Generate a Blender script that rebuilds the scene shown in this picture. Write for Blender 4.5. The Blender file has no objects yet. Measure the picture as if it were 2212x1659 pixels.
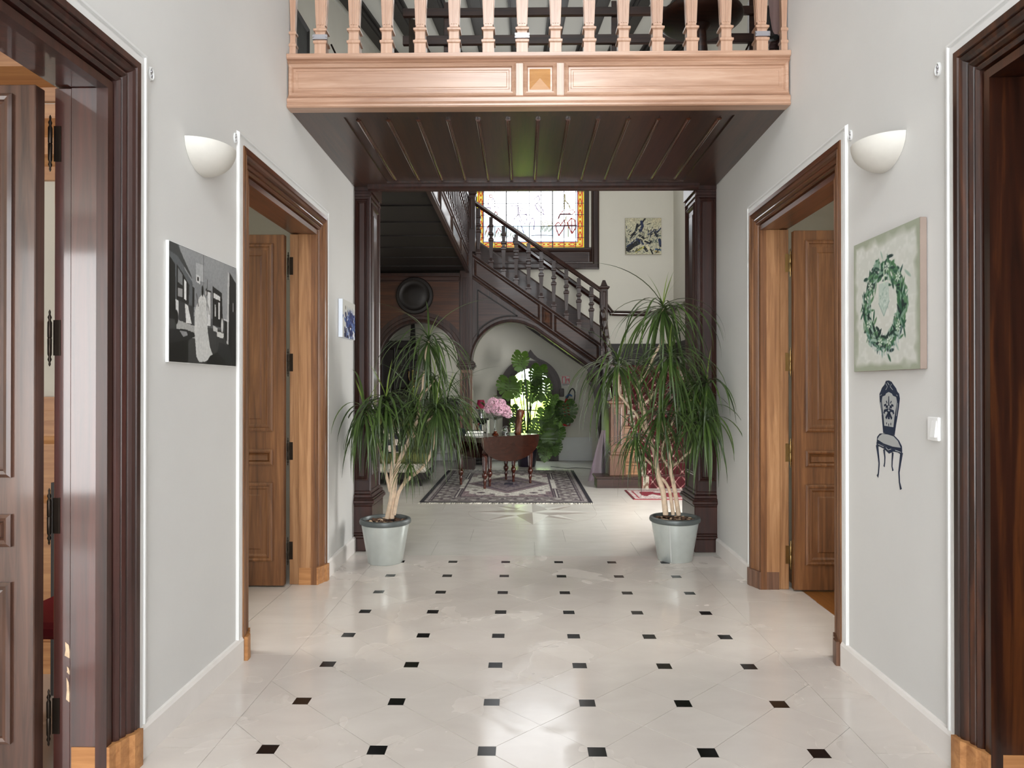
import bpy, bmesh, math, random
import numpy as np
from mathutils import Vector, Matrix

# ------------------------------------------------------------------ camera, world, lights, exposure
SC = bpy.context.scene
COL = SC.collection
FPX, EYE = 1540.0, 1.45
cam_data = bpy.data.cameras.new('camera')
cam_data.sensor_width = 36.0
cam_data.lens = 36.0 * FPX / 2212.0
cam_data.clip_start = 0.05
cam = bpy.data.objects.new('camera', cam_data)
COL.objects.link(cam)
cam.location = (0, 0, EYE)
cam.rotation_euler = (math.pi / 2 + math.atan(6.5 / FPX), 0, math.atan(24 / FPX))
SC.camera = cam

W = bpy.data.worlds.new('sky')
SC.world = W
W.use_nodes = True
bgn = W.node_tree.nodes['Background']
bgn.inputs[0].default_value = (0.93, 0.97, 1.0, 1)
bgn.inputs[1].default_value = 9.0

SC.view_settings.view_transform = 'Standard'
SC.view_settings.look = 'None'
SC.view_settings.gamma = 1.0
SC.view_settings.use_curve_mapping = False
SC.view_settings.exposure = -0.22

def area(name, loc, direction, sx, sz, power, color=(1, 1, 1)):
    d = bpy.data.lights.new(name, 'AREA')
    d.shape = 'RECTANGLE'
    d.size, d.size_y, d.energy, d.color = sx, sz, power, color
    o = bpy.data.objects.new(name, d)
    COL.objects.link(o)
    o.location = loc
    o.rotation_euler = Vector(direction).to_track_quat('-Z', 'Y').to_euler()
    return o

# daylight entering through windows and doors, then two added stairwell fill lights
area('daylight_entrance_door', (0.0, -2.35, 1.75), (0, 1, 0), 2.2, 2.9, 105, (1, 0.99, 0.98))
area('daylight_upper_window', (0.05, -2.35, 5.95), (0, 1, 0), 2.2, 2.1, 150, (0.93, 0.97, 1))
area('daylight_left_room', (-4.6, -2.5, 1.6), (0, 1, 0), 1.5, 2.6, 160, (0.98, 0.99, 1))
area('daylight_left_room_far', (-5.3, 4.6, 1.9), (1, 0, 0), 1.8, 2.4, 150, (1, 0.985, 0.95))
area('daylight_right_room', (5.3, 4.6, 1.9), (-1, 0, 0), 1.8, 2.4, 140, (1, 0.98, 0.94))
area('stairwell_top_fill', (0.5, 10.6, 6.9), (0, 0.1, -1), 2.6, 2.6, 50, (1, 0.99, 0.96))  # added overhead fill to brighten the stairwell, no skylight is built
area('stairwell_side_fill', (2.9, 8.1, 1.6), (-1, 0.45, 0), 1.5, 2.2, 320, (1, 0.99, 0.96))  # added unseen fill for the wall under the arch, no window is built

# ------------------------------------------------------------------ helpers
R = math.radians
rnd = random.Random(7)
WL = {}

class Fr:
    def __init__(s, o, ex=(1, 0, 0), ey=(0, 1, 0), ez=(0, 0, 1)):
        s.o, s.x, s.y, s.z = Vector(o), Vector(ex), Vector(ey), Vector(ez)
    def __call__(s, a, b, c):
        return s.o + a * s.x + b * s.y + c * s.z
ID = Fr((0, 0, 0))

class MB:
    def __init__(s):
        s.v, s.f = [], []
    def add(s, vs, fs):
        n = len(s.v)
        s.v += [tuple(v) for v in vs]
        s.f += [tuple(i + n for i in f) for f in fs]
        return s
    def box(s, a0, a1, b0, b1, c0, c1, F=ID):
        vs = [F(a, b, c) for a in (a0, a1) for b in (b0, b1) for c in (c0, c1)]
        return s.add(vs, [(0, 1, 3, 2), (4, 6, 7, 5), (0, 4, 5, 1), (2, 3, 7, 6), (0, 2, 6, 4), (1, 5, 7, 3)])
    def prism(s, pts, b0, b1, F=ID):
        n = len(pts)
        vs = [F(a, b0, c) for a, c in pts] + [F(a, b1, c) for a, c in pts]
        fs = [tuple(range(n)), tuple(range(2 * n - 1, n - 1, -1))]
        fs += [(i, (i + 1) % n, (i + 1) % n + n, i + n) for i in range(n)]
        return s.add(vs, fs)
    def ring(s, a0, a1, c0, c1, prof, F=ID, cap=True):
        vs, m = [], len(prof)
        for w, h in prof:
            vs += [F(a0 + w, h, c0 + w), F(a1 - w, h, c0 + w), F(a1 - w, h, c1 - w), F(a0 + w, h, c1 - w)]
        fs = []
        for k in range(m - 1):
            for i in range(4):
                j = (i + 1) % 4
                fs.append((4 * k + i, 4 * k + j, 4 * k + 4 + j, 4 * k + 4 + i))
        if cap:
            fs.append(tuple(4 * (m - 1) + i for i in range(4)))
        return s.add(vs, fs)
    def casing(s, s0, s1, zt, prof, F, z0=0.0):
        vs, m = [], len(prof)
        for w, d in prof:
            vs += [F(s0 - w, d, z0), F(s0 - w, d, zt + w), F(s1 + w, d, zt + w), F(s1 + w, d, z0)]
        fs = []
        for k in range(m - 1):
            for i in range(3):
                fs.append((4 * k + i, 4 * k + i + 1, 4 * k + 5 + i, 4 * k + 4 + i))
        return s.add(vs, fs)
    def extrude(s, prof, a0, a1, F=ID):          # open profile (b,c) run along a
        n = len(prof)
        vs = [F(a0, b, c) for b, c in prof] + [F(a1, b, c) for b, c in prof]
        fs = [(i, i + 1, n + i + 1, n + i) for i in range(n - 1)]
        fs += [tuple(range(n)), tuple(range(2 * n - 1, n - 1, -1))]
        return s.add(vs, fs)
    def lathe(s, prof, n=24, c=(0, 0, 0), rot=0.0, k=1.0, cap=True):
        c = Vector(c); vs = []
        for r, z in prof:
            for i in range(n):
                t = rot + 2 * math.pi * i / n
                vs.append(c + Vector((r * k * math.cos(t), r * k * math.sin(t), z)))
        m = len(prof); fs = []
        for q in range(m - 1):
            for i in range(n):
                j = (i + 1) % n
                fs.append((q * n + i, q * n + j, q * n + n + j, q * n + n + i))
        if cap:
            fs += [tuple(range(n)), tuple(range((m - 1) * n, m * n))]
        return s.add(vs, fs)
    def sq(s, prof, c=(0, 0, 0)):
        return s.lathe(prof, 4, c, math.pi / 4, math.sqrt(2))
    def tube(s, pts, r, n=8, sub=0):
        P = [Vector(p) for p in pts]
        if not isinstance(r, (list, tuple)):
            r = [r] * len(P)
        if sub:
            Q, RR = [], []
            for i in range(len(P) - 1):
                p0, p1, p2, p3 = P[max(i - 1, 0)], P[i], P[i + 1], P[min(i + 2, len(P) - 1)]
                for k in range(sub):
                    t = k / sub
                    Q.append(0.5 * ((2 * p1) + (p2 - p0) * t + (2 * p0 - 5 * p1 + 4 * p2 - p3) * t * t + (3 * p1 - p0 - 3 * p2 + p3) * t ** 3))
                    RR.append(r[i] * (1 - t) + r[i + 1] * t)
            Q.append(P[-1]); RR.append(r[-1]); P, r = Q, RR
        vs, m = [], len(P)
        up = Vector((0.31, 0.2, 0.93)).normalized()
        for i in range(m):
            d = (P[min(i + 1, m - 1)] - P[max(i - 1, 0)])
            d = d.normalized() if d.length > 1e-9 else Vector((0, 0, 1))
            a = d.cross(up)
            if a.length < 0.05:
                a = d.cross(Vector((1, 0, 0)))
            a.normalize(); b = d.cross(a)
            for k in range(n):
                t = 2 * math.pi * k / n
                vs.append(P[i] + r[i] * (math.cos(t) * a + math.sin(t) * b))
        fs = [(i * n + k, i * n + (k + 1) % n, (i + 1) * n + (k + 1) % n, (i + 1) * n + k) for i in range(m - 1) for k in range(n)]
        fs += [tuple(range(n)), tuple(range((m - 1) * n, m * n))]
        return s.add(vs, fs)
    def ball(s, c, r, n=12, m=8, sc=(1, 1, 1)):
        c = Vector(c); vs = []
        for i in range(m + 1):
            ph = math.pi * i / m
            for k in range(n):
                t = 2 * math.pi * k / n
                vs.append(c + Vector((r * sc[0] * math.sin(ph) * math.cos(t), r * sc[1] * math.sin(ph) * math.sin(t), r * sc[2] * math.cos(ph))))
        fs = [(i * n + k, i * n + (k + 1) % n, (i + 1) * n + (k + 1) % n, (i + 1) * n + k) for i in range(m) for k in range(n)]
        return s.add(vs, fs)
    def ribbon(s, pts, w, b0, b1, F):            # flat strip in (a,c) along polyline, thickness b0..b1
        n = len(pts)
        if not isinstance(w, (list, tuple)):
            w = [w] * n
        L, Rr = [], []
        for i in range(n):
            p, q = pts[max(i - 1, 0)], pts[min(i + 1, n - 1)]
            dx, dz = q[0] - p[0], q[1] - p[1]
            l = math.hypot(dx, dz) or 1
            nx, nz = -dz / l * w[i] / 2, dx / l * w[i] / 2
            L.append((pts[i][0] + nx, pts[i][1] + nz)); Rr.append((pts[i][0] - nx, pts[i][1] - nz))
        vs = [F(a, b, c) for b in (b0, b1) for a, c in L + Rr]
        fs = []
        for i in range(n - 1):
            fs.append((i, i + 1, n + i + 1, n + i))
            fs.append((2 * n + i, 3 * n + i, 3 * n + i + 1, 2 * n + i + 1))
            fs.append((i, 2 * n + i, 2 * n + i + 1, i + 1))
            fs.append((n + i, n + i + 1, 3 * n + i + 1, 3 * n + i))
        return s.add(vs, fs)
    def mesh(s, name, smooth=False, bevel=0.0, off=None):
        me = bpy.data.meshes.new(name)
        vs = s.v if off is None else [(v[0] - off[0], v[1] - off[1], v[2] - off[2]) for v in s.v]
        me.from_pydata(vs, [], s.f)
        bm = bmesh.new(); bm.from_mesh(me)
        bmesh.ops.recalc_face_normals(bm, faces=bm.faces)
        if bevel:
            es = [e for e in bm.edges if len(e.link_faces) == 2 and e.calc_face_angle(0) > 0.5]
            bmesh.ops.bevel(bm, geom=es, offset=bevel, segments=1, affect='EDGES', profile=0.5)
        bm.to_mesh(me); bm.free()
        if smooth:
            me.shade_smooth()
            me.set_sharp_from_angle(angle=R(40))
        return me
    def build(s, name, mat, parent=None, label=None, cat=None, group=None, kind=None, smooth=False, bevel=0.0, origin=None):
        if parent is not None:
            off = WL[parent.name]
            loc = (0, 0, 0)
        else:
            if origin is None:
                A = np.array(s.v)
                lo, hi = A.min(0), A.max(0)
                origin = ((lo[0] + hi[0]) / 2, (lo[1] + hi[1]) / 2, lo[2])
            off = loc = tuple(origin)
        me = s.mesh(name, smooth, bevel, off)
        if mat:
            me.materials.append(mat)
        o = bpy.data.objects.new(name, me)
        COL.objects.link(o)
        o.location = loc
        o.parent = parent
        WL[o.name] = tuple(off)
        tag(o, label, cat, group, kind)
        return o

def tag(o, label=None, cat=None, group=None, kind=None):
    for k, v in (('label', label), ('category', cat), ('group', group), ('kind', kind)):
        if v:
            o[k] = v
    return o

def empty(name, loc, label=None, cat=None, group=None, kind=None):
    o = bpy.data.objects.new(name, None)
    o.empty_display_size = 0.1
    COL.objects.link(o)
    o.location = loc
    WL[o.name] = tuple(loc)
    return tag(o, label, cat, group, kind)

def inst(src, parent, loc, rot=(0, 0, 0), sc=(1, 1, 1), name=None, mat=None):
    """linked copy of a mesh (given as mesh) below a parent, loc in world coordinates"""
    o = bpy.data.objects.new(name or src.name, src)
    COL.objects.link(o)
    if parent is not None:
        p = WL[parent.name]
        o.parent = parent
        o.location = (loc[0] - p[0], loc[1] - p[1], loc[2] - p[2])
    else:
        o.location = loc
    o.rotation_euler = rot
    o.scale = sc
    WL[o.name] = tuple(loc)
    return o

def ray(px, py):
    x, y = (px - 1106) / FPX, (829.5 - py) / FPX
    yaw, pit = math.atan(24 / FPX), math.atan(6.5 / FPX)
    fw = Vector((-math.sin(yaw) * math.cos(pit), math.cos(yaw) * math.cos(pit), math.sin(pit)))
    rt = Vector((math.cos(yaw), math.sin(yaw), 0))
    return fw + x * rt + y * rt.cross(fw)
def at(px, py, Y):
    """point of the place at depth Y that the photograph shows at a pixel"""
    d = ray(px, py)
    t = Y / d.y
    return Vector((0, 0, EYE)) + t * d

# ------------------------------------------------------------------ materials
def nt(name):
    m = bpy.data.materials.new(name)
    m.use_nodes = True
    t = m.node_tree
    return m, t, t.nodes['Principled BSDF']
def rgb(r, g, b):
    f = lambda c: c / 12.92 if c <= 0.04045 else ((c + 0.055) / 1.055) ** 2.4
    return (f(r / 255), f(g / 255), f(b / 255), 1)
def mapping(t, scale, kind='Object'):
    tc = t.nodes.new('ShaderNodeTexCoord'); mp = t.nodes.new('ShaderNodeMapping')
    mp.inputs['Scale'].default_value = scale
    t.links.new(tc.outputs[kind], mp.inputs[0])
    return mp.outputs[0]
def noise(t, vec, scale, detail=4, rough=0.55, dist=0.0):
    n = t.nodes.new('ShaderNodeTexNoise')
    n.inputs['Scale'].default_value = scale; n.inputs['Detail'].default_value = detail
    n.inputs['Roughness'].default_value = rough; n.inputs['Distortion'].default_value = dist
    if vec is not None:
        t.links.new(vec, n.inputs['Vector'])
    return n.outputs['Fac']
def ramp(t, fac, stops):
    r = t.nodes.new('ShaderNodeValToRGB')
    e = r.color_ramp.elements
    e[0].position, e[0].color = stops[0]
    e[1].position, e[1].color = stops[-1]
    for p, c in stops[1:-1]:
        x = e.new(p); x.color = c
    t.links.new(fac, r.inputs[0])
    return r.outputs[0]
def bump(t, b, h, strength, dist=0.01):
    n = t.nodes.new('ShaderNodeBump')
    n.inputs['Strength'].default_value = strength; n.inputs['Distance'].default_value = dist
    t.links.new(h, n.inputs['Height']); t.links.new(n.outputs[0], b.inputs['Normal'])
def plain(name, c, rough=0.5, metal=0.0, coat=0.0, var=0.0, vs=8.0, bmp=0.0, bs=60.0, trans=0.0, spec=0.5):
    m, t, b = nt(name)
    b.inputs['Base Color'].default_value = c
    b.inputs['Roughness'].default_value = rough
    b.inputs['Metallic'].default_value = metal
    b.inputs['Coat Weight'].default_value = coat
    b.inputs['Specular IOR Level'].default_value = spec
    b.inputs['Transmission Weight'].default_value = trans
    if var:
        k = lambda s: (min(c[0] * s, 1), min(c[1] * s, 1), min(c[2] * s, 1), 1)
        f = noise(t, mapping(t, (1, 1, 1)), vs, 5)
        t.links.new(ramp(t, f, [(0.3, k(1 - var)), (0.7, k(1 + var))]), b.inputs['Base Color'])
    if bmp:
        bump(t, b, noise(t, mapping(t, (1, 1, 1)), bs, 4), bmp)
    return m
def wood(name, c1, c2, rough=0.3, axis='Z', coat=0.0, bmp=0.06, freq=1.0, mid=None, croughness=0.08):
    m, t, b = nt(name)
    sc = [26 * freq] * 3
    sc['XYZ'.index(axis)] = 1.3 * freq
    v = mapping(t, sc)
    f1 = noise(t, v, 1.0, 6, 0.62, 0.6)
    stops = [(0.30, c1), (0.70, c2)] if mid is None else [(0.28, c1), (0.5, mid), (0.74, c2)]
    c = ramp(t, f1, stops)
    sc2 = [2.2] * 3
    sc2['XYZ'.index(axis)] = 0.7
    f2 = noise(t, mapping(t, sc2), 1.0, 3)
    mx = t.nodes.new('ShaderNodeMix'); mx.data_type = 'RGBA'; mx.blend_type = 'MULTIPLY'
    mx.inputs[0].default_value = 0.55
    t.links.new(c, mx.inputs[6])
    t.links.new(ramp(t, f2, [(0.3, (0.55, 0.5, 0.48, 1)), (0.65, (1, 1, 1, 1))]), mx.inputs[7])
    t.links.new(mx.outputs[2], b.inputs['Base Color'])
    b.inputs['Roughness'].default_value = rough
    b.inputs['Coat Weight'].default_value = coat
    b.inputs['Coat Roughness'].default_value = croughness
    if bmp:
        bump(t, b, f1, bmp, 0.004)
    return m
def painted(name, rough=0.6, emit=0.0, coat=0.0):
    m, t, b = nt(name)
    a = t.nodes.new('ShaderNodeAttribute'); a.attribute_name = 'Col'
    t.links.new(a.outputs['Color'], b.inputs['Base Color'])
    b.inputs['Roughness'].default_value = rough
    b.inputs['Coat Weight'].default_value = coat
    if emit:
        t.links.new(a.outputs['Color'], b.inputs['Emission Color'])
        b.inputs['Emission Strength'].default_value = emit
    return m
def leafmat(name, c1, c2, rough=0.32, tr=0.3, vb=2.2):
    m, t, b = nt(name)
    oi = t.nodes.new('ShaderNodeObjectInfo')
    f = noise(t, mapping(t, (1, 1, 1)), 6, 3)
    ad = t.nodes.new('ShaderNodeMath'); ad.operation = 'MULTIPLY_ADD'
    ad.inputs[1].default_value = 0.5
    t.links.new(oi.outputs['Random'], ad.inputs[0]); t.links.new(f, ad.inputs[2])
    col = ramp(t, ad.outputs[0], [(0.35, c1), (0.95, c2)])
    t.links.new(col, b.inputs['Base Color'])
    b.inputs['Roughness'].default_value = rough
    tb = t.nodes.new('ShaderNodeBsdfTranslucent'); ms = t.nodes.new('ShaderNodeMixShader')
    hs = t.nodes.new('ShaderNodeHueSaturation'); hs.inputs['Value'].default_value = vb
    hs.inputs['Saturation'].default_value = 0.8; hs.inputs['Hue'].default_value = 0.485
    t.links.new(col, hs.inputs['Color']); t.links.new(hs.outputs[0], tb.inputs[0])
    ms.inputs[0].default_value = tr
    t.links.new(b.outputs[0], ms.inputs[1]); t.links.new(tb.outputs[0], ms.inputs[2])
    t.links.new(ms.outputs[0], t.nodes['Material Output'].inputs[0])
    return m
def stone(name, c1, c2, rough=0.3, worn=False):
    m, t, b = nt(name)
    g = t.nodes.new('ShaderNodeNewGeometry')
    oi = t.nodes.new('ShaderNodeObjectInfo')
    mp = t.nodes.new('ShaderNodeMapping'); mp.inputs['Scale'].default_value = (1.6, 3.2, 1)
    t.links.new(g.outputs['Position'], mp.inputs[0])
    f = noise(t, mp.outputs[0], 1.6, 5, 0.55, 0.4)
    ad = t.nodes.new('ShaderNodeMath'); ad.operation = 'MULTIPLY_ADD'; ad.inputs[1].default_value = 0.16
    t.links.new(oi.outputs['Random'], ad.inputs[0]); t.links.new(f, ad.inputs[2])
    col = ramp(t, ad.outputs[0], [(0.32, c1), (0.78, c2)])
    f3 = noise(t, g.outputs['Position'], 45, 4)
    b.inputs['Roughness'].default_value = rough
    if worn:                      # the wax is worn off in irregular patches, which also look a trifle browner
        f2 = noise(t, g.outputs['Position'], 2.1, 3, 0.5, 0.5)
        k = ramp(t, f2, [(0.52, (0, 0, 0, 1)), (0.66, (1, 1, 1, 1))])
        mr = t.nodes.new('ShaderNodeMix')
        mr.inputs[2].default_value = rough * 0.8; mr.inputs[3].default_value = rough * 2.8
        t.links.new(k, mr.inputs[0]); t.links.new(mr.outputs[0], b.inputs['Roughness'])
        mx = t.nodes.new('ShaderNodeMix'); mx.data_type = 'RGBA'; mx.blend_type = 'MULTIPLY'
        t.links.new(k, mx.inputs[0]); t.links.new(col, mx.inputs[6]); mx.inputs[7].default_value = (0.992, 0.984, 0.978, 1)
        col = mx.outputs[2]
    t.links.new(col, b.inputs['Base Color'])
    bump(t, b, f3, 0.05, 0.003)
    return m

M = {}
M['wall'] = plain('wall_plaster', rgb(211, 210, 208), 0.75, var=0.025, vs=1.6, bmp=0.04, bs=140)
M['wall_far'] = plain('stairwell_plaster', rgb(222, 219, 208), 0.8, var=0.02, vs=2, bmp=0.03, bs=120)
M['white'] = plain('white_gloss_paint', rgb(220, 220, 219), 0.4, var=0.02, vs=4)
M['skirt'] = plain('pale_skirting_paint', rgb(226, 221, 217), 0.5, var=0.03, vs=5)
M['ceil'] = plain('ceiling_plaster', rgb(222, 222, 216), 0.8)
M['stone'] = stone('limestone', rgb(204, 195, 188), rgb(214, 206, 199), 0.14, True)
M['stone_hall'] = stone('stairwell_limestone', rgb(200, 196, 188), rgb(211, 207, 200), 0.2)
M['stone_dark'] = plain('grey_inlay_stone', rgb(166, 157, 150), 0.3, var=0.05)
M['stone_light'] = plain('pale_inlay_stone', rgb(214, 211, 204), 0.3, var=0.03)
M['slate'] = plain('black_slate', rgb(12, 12, 15), 0.2, var=0.3, vs=30, spec=0.35)
M['grout'] = plain('grey_grout', rgb(150, 142, 132), 0.8)
M['mahog'] = wood('mahogany_varnish', rgb(34, 15, 11), rgb(68, 35, 28), 0.38, 'Z', coat=0.14)
M['mahog_jamb'] = wood('crackled_mahogany_varnish', rgb(44, 20, 17), rgb(80, 39, 32), 0.34, 'Z', coat=0.85, bmp=0.1, croughness=0.07)
M['mahog_leaf'] = wood('faded_mahogany', rgb(46, 28, 22), rgb(102, 70, 56), 0.3, 'Z', coat=0.3)
M['mahog_dark'] = wood('dark_mahogany', rgb(26, 12, 7), rgb(86, 46, 20), 0.3, 'Z', coat=0.25, mid=rgb(46, 21, 11))
M['walnut'] = wood('walnut', rgb(80, 50, 30), rgb(150, 104, 66), 0.38, 'Z', coat=0.1, mid=rgb(118, 77, 46))
M['walnut_light'] = wood('light_walnut', rgb(122, 82, 52), rgb(192, 148, 108), 0.38, 'Z', coat=0.1, mid=rgb(160, 116, 78))
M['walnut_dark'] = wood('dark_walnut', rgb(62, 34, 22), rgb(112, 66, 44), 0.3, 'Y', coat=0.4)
M['plinth'] = wood('bare_oak', rgb(146, 94, 52), rgb(196, 142, 90), 0.5, 'X')
M['fascia'] = wood('pale_mahogany', rgb(166, 125, 100), rgb(208, 174, 151), 0.3, 'X', coat=0.4, mid=rgb(190, 151, 126), croughness=0.2)
M['fascia_v'] = wood('pale_mahogany_upright', rgb(166, 125, 100), rgb(208, 174, 151), 0.3, 'Z', coat=0.4, mid=rgb(190, 151, 126), croughness=0.2)
M['inlay'] = wood('golden_inlay', rgb(176, 120, 66), rgb(206, 154, 96), 0.35, 'X')
M['soffit'] = wood('soffit_boards', rgb(36, 18, 11), rgb(74, 42, 25), 0.4, 'Y', coat=0.55, croughness=0.2)
M['batten'] = wood('soffit_battens', rgb(54, 26, 16), rgb(98, 56, 36), 0.2, 'Y', coat=1.0, croughness=0.05)
M['stairwood'] = wood('stair_wood', rgb(26, 13, 10), rgb(64, 37, 29), 0.38, 'Z', coat=0.12)
M['stairwood_x'] = wood('stair_wood_sloping', rgb(30, 15, 11), rgb(70, 43, 34), 0.38, 'X', coat=0.12)
M['rail'] = wood('handrail_wood', rgb(26, 12, 10), rgb(60, 32, 26), 0.18, 'X', coat=0.6)
M['tread'] = wood('tread_oak', rgb(118, 78, 50), rgb(172, 126, 86), 0.35, 'X')
M['newel'] = wood('newel_oak', rgb(86, 58, 44), rgb(130, 96, 76), 0.35, 'Z')
M['arch_panel'] = wood('arch_panel', rgb(46, 25, 15), rgb(90, 52, 30), 0.4, 'X')
M['surround'] = wood('dark_window_surround', rgb(34, 20, 14), rgb(70, 46, 34), 0.45, 'Z')
M['dark'] = plain('black_stained_wood', rgb(19, 11, 8), 0.55, var=0.2)
M['table'] = wood('table_mahogany', rgb(30, 13, 9), rgb(66, 32, 22), 0.22, 'X', coat=0.5)
M['table_leg'] = wood('turned_mahogany', rgb(44, 16, 11), rgb(92, 42, 28), 0.2, 'Z', coat=0.6)
M['parquet'] = wood('oak_floorboards', rgb(122, 74, 32), rgb(176, 116, 58), 0.3, 'Y', coat=0.2)
M['tan'] = wood('tan_cornice', rgb(170, 112, 66), rgb(214, 160, 106), 0.4, 'X')
M['iron'] = plain('dark_iron', rgb(52, 44, 38), 0.35, metal=0.9, var=0.2)
M['brass'] = plain('aged_brass', rgb(150, 126, 84), 0.28, metal=1.0, var=0.15)
M['steel'] = plain('brushed_steel', rgb(176, 174, 180), 0.3, metal=0.9)
M['plastic'] = plain('white_plastic', rgb(240, 240, 240), 0.3)
M['ceramic'] = plain('white_plaster_bisque', rgb(212, 209, 202), 0.6, var=0.02, vs=30)
M['ring'] = plain('grey_ring', rgb(205, 205, 204), 0.4)
M['zinc'] = plain('zinc_green_grey', rgb(204, 211, 208), 0.3, metal=0.5, var=0.04, vs=14)
M['zinc_rim'] = plain('dark_zinc_rim', rgb(92, 98, 98), 0.4, metal=0.3)
M['bark'] = plain('bark_chips', rgb(92, 66, 50), 0.8, var=0.6, vs=40)
M['bark_pale'] = plain('pale_bark', rgb(206, 178, 148), 0.8, var=0.25, vs=40)
M['soil'] = plain('dark_soil', rgb(36, 28, 24), 0.9, bmp=0.5)
M['stem'] = plain('pale_cane', rgb(214, 190, 164), 0.6, var=0.18, vs=26, bmp=0.25, bs=50)
M['leaf'] = leafmat('dracaena_leaf', rgb(32, 48, 26), rgb(80, 104, 50), 0.3, 0.22)
M['leaf_new'] = leafmat('dracaena_young_leaf', rgb(84, 112, 44), rgb(134, 156, 70))
M['monstera'] = leafmat('monstera_leaf', rgb(26, 42, 16), rgb(58, 80, 32), 0.3, 0.45, 4.5)
M['mstem'] = plain('monstera_stem', rgb(44, 58, 26), 0.5)
M['pink'] = plain('pink_petals', rgb(246, 204, 222), 0.6, var=0.1, vs=30)
M['magenta'] = plain('magenta_shade', rgb(150, 22, 66), 0.6)
M['red'] = plain('red_enamel', rgb(186, 26, 34), 0.3)
M['crimson'] = plain('crimson_velvet', rgb(140, 26, 44), 0.8)
M['black'] = plain('black_rubber', rgb(20, 20, 22), 0.45)
M['blue'] = plain('blue_plastic', rgb(52, 96, 150), 0.4)
M['paper'] = plain('paper_white', rgb(236, 234, 228), 0.7)
M['green_cover'] = plain('dark_green_cloth', rgb(16, 34, 26), 0.6)
M['olive'] = plain('olive_velvet', rgb(96, 100, 52), 0.75, var=0.12, vs=20)
M['pinkchair'] = plain('dusty_pink_velvet', rgb(196, 164, 160), 0.8)
M['lilac'] = plain('lilac_cloth', rgb(206, 190, 200), 0.8, var=0.05)
M['navy'] = plain('navy_vinyl', rgb(22, 36, 62), 0.45)
M['greyvinyl'] = plain('grey_vinyl', rgb(170, 172, 172), 0.5)
M['glass'] = plain('clear_glass', (0.93, 0.95, 0.95, 1), 0.03, trans=1.0)
M['amber'] = plain('amber_glass', rgb(140, 60, 28), 0.05, trans=0.75)
M['pane'] = plain('window_glass', (0.97, 0.99, 0.98, 1), 0.0, trans=1.0, spec=0.2)
M['lead'] = plain('lead_came', rgb(50, 48, 60), 0.5)
M['hedge'] = leafmat('garden_foliage', rgb(150, 178, 84), rgb(226, 236, 160), 0.6, 0.5)
M['lawn'] = plain('lawn', rgb(176, 186, 130), 0.9, var=0.2)
M['pot_dark'] = plain('dark_violet_pot', rgb(36, 26, 48), 0.4)
M['print'] = painted('photo_print', 0.28)
M['canvas'] = painted('painted_canvas', 0.65)
M['rug'] = painted('wool_pile', 0.95)
M['stained'] = painted('stained_glass', 0.2, emit=5.0)
M['canvas_edge'] = plain('raw_linen_edge', rgb(142, 126, 116), 0.8, var=0.06)
M['canvas_white'] = plain('white_canvas_edge', rgb(226, 232, 242), 0.7)
M['fringe'] = plain('cream_fringe', rgb(232, 228, 216), 0.9)
M['radiator'] = plain('radiator_enamel', rgb(226, 226, 220), 0.4)
M['underside'] = wood('underside_wood', rgb(30, 16, 12), rgb(70, 42, 30), 0.4, 'X')
def clearpane(name, tint, refl=0.06):
    m = bpy.data.materials.new(name); m.use_nodes = True
    t = m.node_tree; t.nodes.clear()
    o = t.nodes.new('ShaderNodeOutputMaterial'); a = t.nodes.new('ShaderNodeBsdfTransparent')
    g = t.nodes.new('ShaderNodeBsdfGlossy'); x = t.nodes.new('ShaderNodeMixShader')
    a.inputs[0].default_value = tint; g.inputs['Roughness'].default_value = 0.02
    x.inputs[0].default_value = refl
    t.links.new(a.outputs[0], x.inputs[1]); t.links.new(g.outputs[0], x.inputs[2]); t.links.new(x.outputs[0], o.inputs[0])
    return m
M['pane'] = clearpane('window_pane', (0.96, 1, 0.96, 1))
M['vase'] = clearpane('thin_clear_glass', (0.93, 0.95, 0.94, 1), 0.16)

# ------------------------------------------------------------------ the setting
XL = -1.495
SK = math.atan(0.0145)
FL = Fr((XL, 0, 0), (0, 1, 0), (-1, 0, 0))
FRW = Fr((1.6094, 0, 0), (math.sin(SK), math.cos(SK), 0), (math.cos(SK), -math.sin(SK), 0))
YB, XSL, XSR = 14.07, -2.75, 2.96      # back wall, stairwell side walls
HEAD = 2.58
OPEN = {'L': [(1.275, 2.575), (3.907, 5.208)], 'R': [(1.275, 2.572), (3.884, 5.14)]}
HEADS = {1: 2.545, 2: 2.575, 3: 2.58, 4: 2.56}

def hall_wall(name, F, ops, label):
    mb = MB()
    T = 0.2
    cur = -2.45
    for s0, s1 in ops:
        mb.box(cur, s0 - 0.1, 0, T, 0, HEAD + 0.1, F)
        cur = s1 + 0.1
    mb.box(cur, 6.3, 0, T, 0, HEAD + 0.1, F)
    mb.box(-2.45, 6.3, 0, T, HEAD + 0.1, 3.4, F)
    mb.box(-2.45, 4.6, 0, T, 3.4, 7.2, F)
    return mb.build(name, M['wall'], label=label, cat='wall', kind='structure')
hall_wall('wall_left', FL, OPEN['L'], 'pale grey plastered hall wall on the left with two doorways')
hall_wall('wall_right', FRW, OPEN['R'], 'pale grey plastered hall wall on the right with two doorways')

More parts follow.
